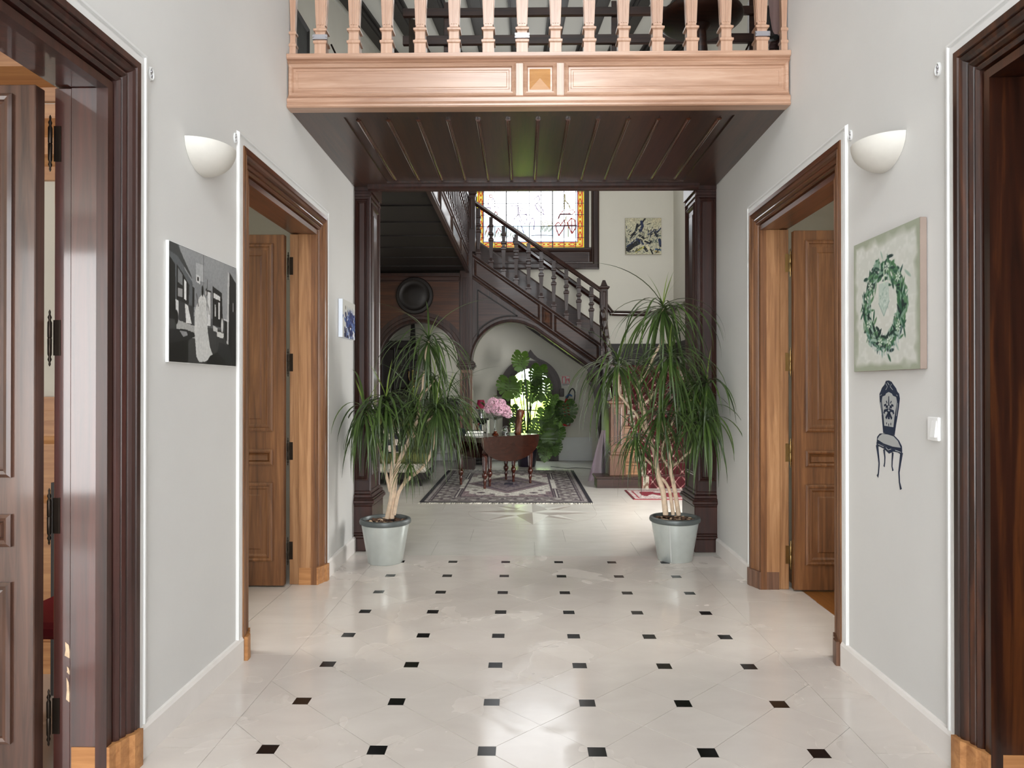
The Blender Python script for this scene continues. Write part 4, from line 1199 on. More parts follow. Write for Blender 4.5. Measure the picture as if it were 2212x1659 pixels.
# low white wainscot on the back wall
m = MB()
for x0, x1 in ((XSL, AC - .56), (AC + .56, 1.36)):
    m.box(x0, x1, YB - .012, YB, 0, .45); m.box(x0, x1, YB - .03, YB, 0, .14); m.box(x0, x1, YB - .025, YB, .32, .345); m.box(x0, x1, YB - .03, YB, .43, .46)
m.build('baseboard_back', M['white'], label='tall white moulded baseboard on the back wall', cat='baseboard', kind='structure')

# ------------------------------------------------------------------ things on the hall walls
def sconce(F, s, label):
    r = empty('wall_sconce', F(s, 0, 2.4), label, 'lamp', 'white half-bowl wall lamps')
    m = MB(); n, k = 20, 10
    def shell(sc, top):
        vs = []
        for j in range(k + 1):
            t = j / k
            rr = math.sqrt(max(0.0, 1 - math.sin(t * math.pi / 2) ** 2)) if j < k else 0.0
            for i in range(n + 1):
                a = math.pi * i / n
                vs.append(F(s - .165 * sc * rr * math.cos(a), -.15 * sc * rr * math.sin(a) - .001, top - .13 * sc * math.sin(t * math.pi / 2)))
        return vs
    A = shell(1, 2.56); B = shell(.94, 2.56)
    q_ = len(A)
    fs = [(j * (n + 1) + i, j * (n + 1) + i + 1, (j + 1) * (n + 1) + i + 1, (j + 1) * (n + 1) + i) for j in range(k) for i in range(n)]
    fs += [tuple(x + q_ for x in f[::-1]) for f in fs]
    fs += [(i, i + 1, q_ + i + 1, q_ + i) for i in range(n)]
    m.add(A + B, fs).build('bowl', M['ceramic'], r, smooth=True)
    MB().box(s - .05, s + .05, -.02, 0, 2.475, 2.535, F).build('back_plate', M['ceramic'], r)
sconce(FL, 3.283, 'white half-bowl wall lamp above the black and white photograph')
sconce(FRW, 3.264, 'white half-bowl wall lamp above the wreath painting')
def hook(F, s, z, label):
    r = empty('wall_fitting', F(s, 0, z), label, 'fitting', 'small oval wall fittings')
    FO = Fr(F(s, 0, z), F.x, -F.y)
    n = 20; vs = []
    for rr, h in ((1, 0), (1, .006), (.85, .009), (.72, .006), (.7, .002)):
        vs += [FO(.017 * rr * math.cos(2 * math.pi * i / n), h, .028 * rr * math.sin(2 * math.pi * i / n)) for i in range(n)]
    MB().add(vs, [(k * n + i, k * n + (i + 1) % n, (k + 1) * n + (i + 1) % n, (k + 1) * n + i) for k in range(4) for i in range(n)] + [tuple(range(4 * n, 5 * n))]).build('ring', M['ring'], r, smooth=True)
    for e in (-.009, .009):
        MB().ball(FO(0, .004, e), .0065, 8, 6).build('screw', M['steel'], r, smooth=True)
hook(FL, 2.83, 2.705, 'small oval metal fitting beside the near left door trim')
hook(FL, 3.668, 2.74, 'small oval metal fitting beside the far left door trim')
hook(FRW, 2.852, 2.711, 'small oval metal fitting beside the near right door trim')
hook(FRW, 3.635, 2.725, 'small oval metal fitting beside the far right door trim')

# light switch
sw = empty('light_switch', FRW(2.88, 0, 1.24), 'white light switch at the edge of the near right door trim', 'switch')
MB().box(2.842, 2.92, -.012, 0, 1.235, 1.33, FRW).build('plate', M['plastic'], sw, bevel=.003)
MB().add([FRW(a, d, z) for a in (2.852, 2.885) for d, z in ((-.012, 1.25), (-.022, 1.25), (-.014, 1.315), (-.012, 1.315))], [(0, 1, 2, 3), (7, 6, 5, 4), (0, 4, 5, 1), (1, 5, 6, 2), (2, 6, 7, 3), (3, 7, 4, 0)]).build('rocker', M['plastic'], sw)

# black and white photograph
ph = empty('photograph', FL(3.3, -.01, 1.555), 'black and white photograph of a bride in a long white gown on the left wall', 'photograph')
s0, s1, z0, z1 = 2.955, 3.655, 1.555, 2.065
MB().box(s0, s1, -.014, -.001, z0, z1, FL).build('mount', M['plastic'], ph)
I = Img(236, 170, (96, 98, 100))
I.poly([(.0, 1), (1, 1), (1, .45), (0, .4)], (150, 152, 154))
I.blend((I.vn(3, 3, 5) - .35) * 1.2 * (I.V > .5), (110, 112, 116))
I.poly([(.0, 1), (.12, 1), (.2, .8), (.3, .72), (.33, .45), (.0, .45)], (92, 96, 100))
I.poly([(0, 1), (.1, 1), (.28, .78), (.3, .74), (.1, .9), (0, .92)], (58, 60, 62))
I.poly([(0, .88), (.075, .82), (.085, .2), (0, .2)], (20, 20, 22))
I.poly([(.09, .83), (.17, .77), (.26, .68), (.25, .5), (.09, .53)], (30, 30, 32)); I.poly([(.11, .8), (.17, .75), (.17, .66), (.11, .68)], (120, 122, 124)); I.poly([(.19, .72), (.22, .7), (.22, .54), (.19, .55)], (226, 226, 226)); I.poly([(.11, .63), (.17, .63), (.17, .56), (.11, .56)], (150, 150, 150))
I.poly([(.3, .68), (.33, .67), (.33, .5), (.3, .5)], (26, 26, 28))
I.poly([(.08, .53), (.32, .5), (.32, .32), (.09, .34)], (58, 58, 60)); I.poly([(.08, .53), (.115, .52), (.115, .34), (.09, .34)], (216, 216, 216)); I.poly([(.2, .51), (.24, .5), (.3, .32), (.22, .32)], (222, 222, 220))
I.poly([(0, .36), (.35, .34), (.7, .34), (1, .3), (1, 0), (0, 0)], (60, 60, 60)); I.poly([(.09, .36), (.34, .33), (.34, .22), (.09, .25)], (168, 168, 166))
I.poly([(.35, .9), (.47, .9), (.47, .75), (.35, .75)], (172, 174, 176)); I.poly([(.355, .8), (.41, .79), (.41, .72), (.355, .73)], (210, 210, 210)); I.poly([(.37, .78), (.395, .775), (.395, .74), (.37, .745)], (36, 36, 36))
I.line([(.46, 1), (.465, .55)], .008, (70, 70, 72))
I.poly([(.52, .68), (.575, .68), (.575, .36), (.52, .36)], (214, 214, 214)); I.line([(.52, .68), (.575, .68), (.575, .36)], .015, (34, 34, 34))
I.poly([(.6, .74), (.75, .70), (.77, .36), (.6, .37)], (26, 26, 28)); I.poly([(.615, .68), (.72, .66), (.72, .62), (.615, .63)], (214, 214, 212)); I.poly([(.69, .6), (.715, .6), (.715, .44), (.69, .44)], (206, 206, 206)); I.poly([(.63, .57), (.65, .57), (.655, .46), (.63, .46)], (180, 180, 180))
I.poly([(.85, .93), (.9, .9), (.88, .2), (.83, .22)], (190, 190, 190)); I.poly([(.88, .93), (1, .84), (1, 0), (.86, .1)], (22, 22, 24)); I.poly([(.79, .44), (.84, .43), (.84, .24), (.79, .27)], (30, 30, 30)); I.line([(.78, .45), (.86, .44)], .012, (214, 214, 214))
I.ell(.755, .385, .035, .085, (40, 40, 40)); I.ell(.755, .385, .025, .07, (206, 206, 204)); I.poly([(.67, .32), (.78, .31), (.78, .26), (.67, .27)], (214, 214, 210)); I.line([(.67, .27), (.67, .17)], .01, (40, 40, 40)); I.line([(.775, .27), (.775, .19)], .01, (40, 40, 40)); I.poly([(.61, .37), (.68, .35), (.68, .31), (.61, .32)], (196, 196, 194))
# gown, train, hair and raised arm
I.poly([(.40, .60), (.455, .64), (.50, .6), (.51, .5), (.525, .3), (.56, .16), (.61, .08), (.55, .05), (.48, .02), (.40, .015), (.36, .06), (.35, .14), (.33, .3), (.34, .48)], (206, 206, 204))
for k in range(7):
    I.line([(.41 + .014 * k, .56), (.39 + .02 * k, .3), (.38 + .03 * k, .04)], .006, (176, 176, 174), .6)
I.line([(.50, .60), (.54, .52), (.55, .47)], .02, (150, 150, 148)); I.line([(.36, .62), (.385, .52)], .018, (90, 90, 90))
I.ell(.445, .665, .02, .05, (24, 24, 24)); I.ell(.505, .665, .02, .035, (34, 34, 34)); I.ell(.498, .655, .012, .024, (186, 184, 182)); I.line([(.515, .7), (.52, .78)], .01, (60, 60, 60))
I.poly([(0, .27), (.2, .29), (.33, .27), (.34, .24), (.25, .2), (0, .15)], (34, 34, 36)); I.poly([(.13, .27), (.22, .27), (.24, .24), (.18, .22)], (140, 140, 142)); I.line([(.24, .2), (.24, .02)], .016, (14, 14, 14)); I.poly([(0, .15), (.23, .2), (.23, 0), (0, 0)], (16, 16, 18)); I.ell(.09, .38, .035, .06, (18, 18, 18))
I.poly([(.70, .22), (.87, .2), (.93, .05), (.9, 0), (.66, .0), (.68, .1)], (40, 41, 43)); I.poly([(.56, .08), (.68, .12), (.80, .05), (.82, 0), (.5, 0)], (24, 24, 26)); I.ell(.96, .16, .06, .22, (34, 34, 36)); I.line([(.945, .55), (.945, .63)], .01, (230, 230, 230))
I.grain(90, 66, .05, 2)
picture('print', I, Fr(FL(s0 + .002, -.0145, z0 + .002), FL.x, -FL.y), s1 - s0 - .004, z1 - z0 - .004, M['print'], ph, .0004)

# wreath canvas on the right wall (seen edge at the near side)
cv = empty('wreath_painting', FRW(3.236, -.015, 1.524), 'painting of a green leaf wreath on pale canvas on the right wall', 'painting')
s0, s1, z0, z1 = 2.936, 3.537, 1.524, 2.146
MB().box(s0, s1, -.03, -.002, z0, z1, FRW).build('stretcher', M['canvas_edge'], cv, bevel=.002)
I = Img(200, 206, (196, 198, 190))
I.blend(I.vn(7, 9, 3) * .7, (202, 201, 194)); I.blend((I.vn(30, 40, 4) - .5) * 1.2, (214, 214, 209))
e = np.minimum(np.minimum(I.U, 1 - I.U), np.minimum(I.V, 1 - I.V)) + (I.vn(14, 14, 9) - .5) * .06
I.blend((.075 - e) / .05, (150, 156, 136), .9)
rw = random.Random(11)
cu, cvv, RX, RY = .50, .475, .27, .275
for k in range(520):
    a = rw.uniform(0, 2 * math.pi); rr = rw.gauss(1, .13)
    x, y = cu + RX * rr * math.cos(a), cvv + RY * rr * math.sin(a)
    rot = a + math.pi / 2 + rw.gauss(0, .7)
    c = rw.choice([(24, 58, 48), (38, 84, 60), (58, 104, 66), (86, 124, 88), (120, 150, 130), (16, 40, 38), (150, 172, 158)])
    I.ell(x, y, rw.uniform(.03, .05), rw.uniform(.008, .014), c, rot, .95)
for a in (.7, 2.5, 3.6, 4.5, 5.0, 5.6, 1.4):
    x, y = cu + RX * math.cos(a), cvv + RY * math.sin(a)
    for k in range(7):
        t = k * math.pi / 3.5
        I.ell(x + .022 * math.cos(t), y + .022 * math.sin(t), .014, .006, (206, 214, 200), t)
for k in range(18):
    a = math.pi * (1.15 + .7 * k / 18)
    x, y = cu + RX * 1.14 * math.cos(a), cvv + RY * 1.14 * math.sin(a)
    I.line([(x, y), (x + .004, y - .05)], .009, (128, 156, 160), .7)
I.poly([(cu - .08, cvv + .16), (cu + .07, cvv + .16), (cu + .08, cvv + .02), (cu, cvv - .08), (cu - .08, cvv + .02)], (178, 192, 182))
for k in range(26):
    I.ell(cu + rw.uniform(-.06, .06), cvv + rw.uniform(-.04, .14), .012, .005, rw.choice([(150, 170, 160), (196, 206, 198)]), rw.uniform(0, 3))
I.line([(cu - .08, cvv + .02), (cu, cvv - .08), (cu + .08, cvv + .02)], .006, (120, 146, 140))
I.line([(cu, cvv + .30), (cu + .005, cvv + .15)], .014, (188, 206, 184))
pw = Fr(FRW(s1 - .001, -.0305, z0 + .001), -FRW.x, -FRW.y)
picture('painted_face', I, pw, s1 - s0 - .002, z1 - z0 - .002, M['canvas'], cv, .0004)

# small blue painting on the left wall
bp_ = empty('blue_painting', FL(5.95, -.015, 1.86), 'small blue and white floral canvas by the left pilaster', 'painting')
s0, s1, z0, z1 = 5.74, 6.16, 1.855, 2.165
MB().box(s0, s1, -.036, -.002, z0, z1, FL).build('stretcher', M['canvas_white'], bp_, bevel=.002)
I = Img(90, 110, (196, 195, 190))
rw = random.Random(5)
for k in range(170):
    x = rw.gauss(.62, .26); y = rw.uniform(.0, .75) * (1 - .45 * abs(x - .6))
    I.ell(x, y, rw.uniform(.04, .12), rw.uniform(.02, .045), rw.choice([(20, 26, 70), (26, 36, 92), (50, 76, 140), (16, 20, 60), (110, 130, 172), (222, 224, 230), (70, 96, 150)]), rw.uniform(.8, 2.2))
for k in range(9):
    I.line([(.5 + .02 * k, .45), (.35 + .07 * k, .85 - .03 * (k % 3))], .014, (60, 84, 140), .7)
I.ell(.22, .8, .02, .055, (70, 60, 44), .2)
picture('painted_face', I, Fr(FL(s0 + .001, -.0365, z0 + .001), FL.x, -FL.y), s1 - s0 - .002, z1 - z0 - .002, M['canvas'], bp_, .0004)

# cream abstract on the back wall
ab = empty('abstract_painting', (2.36, YB - .01, 4.06), 'square cream abstract painting with black and blue strokes above the landing', 'painting')
MB().box(2.007, 2.716, YB - .03, YB - .002, 4.057, 4.771).build('stretcher', M['canvas_edge'], ab, bevel=.002)
I = Img(150, 150, (204, 200, 172))
I.blend(I.vn(6, 8, 1) * .8, (186, 184, 162)); I.blend((I.vn(5, 5, 2) - .5) * 1.4 * (I.V > .5), (210, 194, 156))
BK, NV = (18, 20, 26), (28, 42, 78)
for p, w_, c in (([(.55, .98), (.44, .84), (.32, .74), (.26, .6), (.16, .46)], .05, BK), ([(.45, .9), (.48, .78), (.42, .66)], .09, NV), ([(.34, .82), (.3, .66)], .08, BK), ([(.08, .14), (.22, .25), (.42, .36)], .16, BK), ([(.05, .22), (.3, .4)], .05, NV), ([(.34, .42), (.5, .28)], .07, NV),
                ([(.15, .52), (.28, .64)], .03, BK), ([(.2, .44), (.36, .62)], .025, (60, 74, 84)), ([(.52, .2), (.6, .1)], .09, BK), ([(.55, .36), (.68, .3), (.72, .36)], .06, BK), ([(.72, .68), (.7, .5), (.66, .42)], .035, NV), ([(.8, .64), (.88, .5)], .07, BK), ([(.95, .4), (.98, .24)], .1, NV), ([(.84, .14), (.98, .12)], .05, (44, 84, 130)),
                ([(.7, .14), (.76, .02)], .05, BK), ([(.5, .42), (.64, .48)], .025, BK), ([(.76, .44), (.9, .32)], .025, (70, 90, 80)), ([(.86, .6), (.98, .72)], .04, NV), ([(.4, .52), (.5, .46)], .08, BK), ([(.3, .08), (.5, .2)], .07, (198, 190, 96)), ([(.1, .06), (.24, .1)], .03, BK), ([(.02, .02), (.02, .5)], .02, BK), ([(.62, .7), (.68, .62), (.52, .7)], .015, (90, 80, 50)), ([(.6, .82), (.7, .86)], .02, BK), ([(.84, .08), (.92, .06)], .06, (176, 150, 90)), ([(.6, .26), (.66, .14)], .05, (226, 214, 180))):
    I.line(p, w_ * .8, c, .92)
rw = random.Random(77)
for k in range(150):
    x, y = rw.uniform(.03, .97), rw.uniform(.02, .7) if rw.random() < .8 else rw.uniform(.5, .97)
    a = rw.gauss(.9, .5); l = rw.uniform(.03, .11)
    c = rw.choice([BK, BK, NV, (70, 86, 90), (216, 212, 190), (226, 222, 206), (120, 124, 110)])
    I.line([(x, y), (x + l * math.cos(a), y + l * math.sin(a))], rw.uniform(.008, .026), c, .85 if y < .72 else .35)
I.grain(60, 64, .18, 8)
picture('painted_face', I, Fr((2.008, YB - .0305, 4.058), (1, 0, 0), (0, -1, 0)), .707, .712, M['canvas'], ab, .0004)

# baroque chair decal on the right wall
dc = empty('chair_decal', FRW(3.257, 0, .99), 'navy wall decal of a baroque chair below the wreath painting', 'decal')
# local drawing plane: a runs toward the viewer's right (near end of the wall)
FD = Fr(FRW(3.257, -.0005, 1.0), -FRW.x, -FRW.y)
def el(cx, cz, rx, rz, n=24): return [(cx + rx * math.cos(2 * math.pi * i / n), cz + rz * math.sin(2 * math.pi * i / n)) for i in range(n)]
def mir(p): return p + [(-x, z) for x, z in reversed(p)]
k_ = .479 / 1000.0      # decal is 479 mm tall
def S(pts): return [((x - 582) * .00105, (1085 - y) * .000483) for x, y in pts]
outer = S([(585, 92), (560, 95), (548, 130), (525, 160), (515, 190), (502, 220), (505, 290), (512, 350), (522, 430), (528, 500), (535, 590), (632, 600), (645, 500), (656, 430), (668, 340), (676, 260), (670, 215), (655, 195), (645, 165), (622, 130), (608, 105)])
inner = S([(585, 200), (562, 215), (556, 232), (530, 245), (524, 290), (530, 350), (540, 430), (546, 520), (624, 525), (634, 430), (646, 350), (654, 290), (648, 245), (622, 235), (612, 215)])
MB().prism(outer, .0, .0012, FD).build('chair_back', M['navy'], dc)
MB().prism(inner, .0012, .0016, FD).build('back_panel', M['greyvinyl'], dc)
seat = S([(505, 600), (480, 635), (476, 690), (530, 705), (600, 722), (694, 730), (692, 690), (668, 640), (630, 602), (570, 590)])
MB().prism(seat, 0, .0012, FD).build('seat', M['navy'], dc)
MB().prism(S([(530, 600), (500, 625), (484, 660), (540, 690), (620, 706), (684, 704), (660, 645), (625, 610), (580, 600)]), .0012, .0016, FD).build('seat_top', M['greyvinyl'], dc)
MB().prism(S([(474, 690), (530, 708), (600, 722), (694, 728), (692, 770), (660, 750), (620, 752), (585, 778), (545, 742), (500, 725), (476, 730)]), .0, .0014, FD).build('apron', M['navy'], dc)
for p, w_ in (([(478, 715), (488, 800), (497, 890), (490, 990), (481, 1020)], [.014, .010, .007, .006, .010]), ([(690, 745), (680, 830), (668, 930), (672, 1020), (684, 1082)], [.014, .010, .007, .006, .010]), ([(541, 745), (549, 820), (547, 870), (541, 910)], [.010, .006, .005, .007]), ([(617, 760), (612, 840), (610, 890), (618, 930)], [.010, .006, .005, .007])):
    MB().ribbon(S(p), [q * 1.5 for q in w_], 0, .0012, FD).build('leg', M['navy'], dc)
for p, w_ in (([(586, 240), (586, 330)], [.004, .008]), ([(560, 345), (575, 330), (580, 370)], .006), ([(612, 345), (598, 330), (592, 370)], .006), ([(545, 330), (560, 320), (570, 350)], .007), ([(626, 330), (612, 320), (602, 350)], .007), ([(545, 405), (548, 380), (570, 370), (582, 400), (560, 450)], .009), ([(627, 405), (624, 380), (602, 370), (592, 400), (612, 450)], .009), ([(586, 380), (586, 455)], .012), ([(567, 487), (567, 505)], .004), ([(585, 495), (585, 520)], .004), ([(603, 487), (603, 510)], .004), ([(550, 556), (584, 542), (624, 560)], .012), ([(570, 290), (565, 300)], .009), ([(602, 290), (607, 300)], .009)):
    MB().ribbon(S(p), [q * 1.5 for q in w_] if isinstance(w_, list) else w_ * 1.5, .0016, .002, FD).build('ornament', M['navy'], dc)
for p in ([(560, 120), (575, 150), (560, 180)], [(610, 125), (598, 150), (620, 180)], [(575, 110), (590, 135)], [(510, 235), (522, 225)], [(515, 300), (524, 420)], [(660, 300), (650, 420)], [(660, 235), (650, 225)], [(560, 725), (580, 745), (605, 730)], [(490, 705), (540, 722)], [(640, 735), (685, 745)]):
    MB().ribbon(S(p), .003, .0014, .0019, FD).build('highlight', M['greyvinyl'], dc)

# ------------------------------------------------------------------ potted dracaenas
def dleaf(e0, bend, seed, wd=.0195, L=.66):
    r_ = random.Random(seed)
    m = MB(); n = 11
    x = z = 0.0; yy = 0.0
    vs = []
    side = r_.uniform(-.12, .12)
    for i in range(n + 1):
        t = i / n
        e = max(e0 - bend * (t ** 0.85), R(-88))
        w = wd * min(1, .55 + t * 3) * (1 - max(0, (t - .35) / .65) ** 1.7)
        w = max(w, .0012)
        nx, nz = -math.sin(e), math.cos(e)
        vs += [(x, yy - w / 2, z), (x - nx * w * .16, yy, z - nz * w * .16), (x, yy + w / 2, z)]
        x += math.cos(e) * L / n; z += math.sin(e) * L / n; yy += side * L / n * t
    fs = []
    for i in range(n):
        a = 3 * i
        fs += [(a, a + 1, a + 4, a + 3), (a + 1, a + 2, a + 5, a + 4)]
    return m.add(vs, fs)
LV = []
for k, (e, b) in enumerate(((72, 22), (64, 60), (55, 112), (44, 122), (34, 118), (22, 108), (10, 98), (0, 88), (-14, 74), (-28, 60), (-42, 46), (-56, 32), (30, 100), (-5, 84))):
    mb = dleaf(R(e), R(b * 1.1), k)
    me = mb.mesh('leaf', smooth=True)
    me.materials.append(M['leaf_new'] if k == 0 else M['leaf'])
    LV.append((mb, me))
pot_prof = [(.136, .004), (.142, 0), (.146, .012), (.199, .33), (.199, .335)]
def dracaena(cx, cy, stems, rosettes, label, seed, pots):
    r_ = random.Random(seed)
    r = empty('potted_dracaena', (cx, cy, 0), label, 'plant', 'potted dracaenas in zinc pots')
    p = MB().lathe([(.001, 0), (.136, 0), (.143, .006), (.197, .328), (.19, .328), (.136, .02), (.001, .02)], 48, (cx, cy, 0), cap=False).build('pot', M['zinc'], r, smooth=True)
    MB().lathe([(.196, .318), (.209, .326), (.213, .342), (.208, .358), (.196, .364), (.182, .362), (.176, .35), (.176, .32), (.19, .31)], 48, (cx, cy, 0), cap=False).build('rim', M['zinc_rim'], p, smooth=True)
    MB().add([(cx + .1443 * math.cos(pots), cy + .1443 * math.sin(pots), .01), (cx + .1443 * math.cos(pots + .02), cy + .1443 * math.sin(pots + .02), .01), (cx + .1975 * math.cos(pots + .015), cy + .1975 * math.sin(pots + .015), .325), (cx + .1975 * math.cos(pots), cy + .1975 * math.sin(pots), .325)], [(0, 1, 2, 3)]).build('seam', M['white'], p)
    MB().lathe([(.001, .325), (.1, .33), (.178, .322)], 28, (cx, cy, 0), cap=False).build('soil', M['soil'], r)
    for nm, mat, cnt in (('bark_chips', M['bark'], 90), ('pale_bark_chips', M['bark_pale'], 34)):
        m = MB()
        for k in range(cnt):
            a, q_ = r_.uniform(0, 6.28), .165 * math.sqrt(r_.random())
            m.ball((cx + q_ * math.cos(a), cy + q_ * math.sin(a), .332 + r_.uniform(0, .008)), r_.uniform(.008, .017), 6, 4, (r_.uniform(.7, 1.6), r_.uniform(.6, 1.2), r_.uniform(.35, .6)))
        m.build(nm, mat, r, kind='stuff', smooth=True)
    for pts, ra, rb, dy in stems:
        P = []
        for i, (px, py) in enumerate(pts):
            t = i / (len(pts) - 1)
            P.append(at(px, py, cy + dy[0] * (1 - t) + dy[1] * t))
        n = len(P)
        rr = [ra + (rb - ra) * i / (n - 1) for i in range(n)]
        MB().tube(P, rr, 9, 4).build('stem', M['stem'], r, smooth=True)
    cnt, rest = 0, MB()
    per = 300 // len(rosettes)
    for (px, py, dy, sc, num) in rosettes:
        c = at(px, py, cy + dy)
        num = int(num * 1.45)
        for k in range(num):
            t = k / num
            if k < 5: v = r_.choice((0, 0, 1))
            else: v = min(13, max(1, int(1 + 12 * (t ** .62) + r_.uniform(-1, 1.5))))
            az = k * 2.39996 + r_.uniform(-.3, .3)
            s_ = sc * r_.uniform(.8, 1.12) * (.5 if v == 0 else 1)
            zo = .06 * sc * (0.5 - t)
            loc = c + Vector((0, 0, zo))
            tilt = r_.uniform(-.12, .12)
            # blades do not grow through the walls or the pilaster
            for tr in range(14):
                q_ = .42 * s_ * (1.0 if v < 9 else .7)
                ex_, ey_ = loc.x + q_ * math.cos(az), loc.y + q_ * math.sin(az)
                if XL + .04 < ex_ < 1.64 and (ey_ < 6.22 or -1.3 < ex_ < 1.46):
                    break
                az = r_.uniform(0, 2 * math.pi)
                if tr > 9:
                    s_ *= .8
            if k < per and cnt < 300:
                inst(LV[v][1], r, loc, (tilt, 0, az), (s_, s_, s_), name='leaf'); cnt += 1
            else:
                mt = Matrix.Translation(loc) @ Matrix.Rotation(az, 4, 'Z') @ Matrix.Rotation(tilt, 4, 'X') @ Matrix.Scale(s_, 4)
                rest.add([mt @ Vector(v_) for v_ in LV[v][0].v], LV[v][0].f)
    if rest.v:
        rest.build('foliage', M['leaf'], r, kind='stuff', smooth=True)
    return r
LS = [([(836, 1120), (846, 1070), (846, 1020), (851, 985), (848, 940), (840, 905), (833, 868)], .021, .013, (0, -.04)),
      ([(846, 1120), (851, 1060), (859, 1005), (877, 965), (897, 920), (906, 888), (904, 868), (913, 845), (915, 815), (923, 790), (919, 768), (926, 738)], .021, .009, (.01, .02)),
      ([(851, 1112), (862, 1062), (885, 1032), (905, 1017), (926, 990), (938, 950), (944, 884)], .017, .009, (-.01, -.07)),
      ([(843, 1062), (831, 1012), (819, 962), (803, 920), (788, 892)], .014, .009, (0, -.1)),
      ([(872, 972), (888, 948), (908, 925), (905, 900), (896, 876)], .012, .008, (.01, .14)),
      ([(864, 1060), (873, 1040), (879, 1015), (884, 1000)], .008, .006, (-.01, -.1)),
      ([(914, 915), (935, 900), (955, 885), (966, 870)], .010, .007, (.02, .12)),
      ([(915, 850), (928, 835), (940, 820)], .009, .007, (.02, .1))]
LR = [(926, 738, .02, .95, 44), (834, 866, -.04, 1.0, 52), (944, 882, -.07, .95, 48), (895, 874, .14, .95, 44), (787, 892, -.1, .9, 46), (884, 999, -.1, .5, 26), (966, 868, .12, .85, 38), (940, 818, .1, .8, 34)]
dracaena(-1.142, 5.90, LS, LR, 'tall dracaena in a zinc pot in front of the left pilaster', 21, -2.3)
RS = [([(1438, 1112), (1432, 1062), (1424, 1036), (1419, 1011), (1415, 983), (1405, 950), (1396, 921), (1390, 894), (1383, 876), (1385, 857), (1376, 834), (1396, 809), (1410, 775), (1431, 734), (1427, 715), (1432, 668)], .024, .009, (-.02, 0)),
      ([(1400, 940), (1391, 928), (1374, 894), (1362, 882), (1346, 862), (1337, 846), (1335, 788)], .012, .009, (-.01, -.08)),
      ([(1404, 950), (1396, 924), (1392, 887), (1388, 876), (1408, 857), (1420, 836), (1436, 808), (1447, 773)], .012, .009, (-.01, -.12)),
      ([(1454, 1112), (1447, 1063), (1436, 1040), (1424, 1030)], .016, .012, (0, -.02)),
      ([(1466, 1112), (1461, 1080), (1454, 1040), (1449, 1018), (1451, 1004), (1447, 983), (1449, 967), (1436, 930), (1427, 893)], .02, .01, (0, -.14)),
      ([(1452, 1008), (1466, 997), (1479, 985), (1493, 972), (1501, 949), (1512, 925), (1521, 905)], .011, .009, (0, -.12)),
      ([(1449, 1018), (1442, 1004), (1431, 988), (1432, 963), (1438, 951), (1467, 937), (1497, 910), (1515, 870), (1527, 831)], .011, .008, (0, .05)),
      ([(1418, 1014), (1406, 1002), (1396, 992), (1388, 983), (1380, 965), (1373, 944)], .010, .007, (-.02, -.1)),
      ([(1438, 951), (1455, 905), (1470, 875), (1475, 850)], .010, .008, (0, .12))]
RR_ = [(1432, 668, 0, 1.05, 48), (1335, 788, -.08, .98, 44), (1447, 773, -.12, 1.0, 50), (1527, 829, .05, .92, 42), (1427, 893, -.14, .92, 44), (1521, 905, -.12, .92, 44), (1373, 944, -.1, .72, 34), (1475, 850, .12, .9, 40)]
dracaena(1.276, 6.02, RS, RR_, 'tall dracaena in a zinc pot in front of the right pilaster', 34, -2.0)

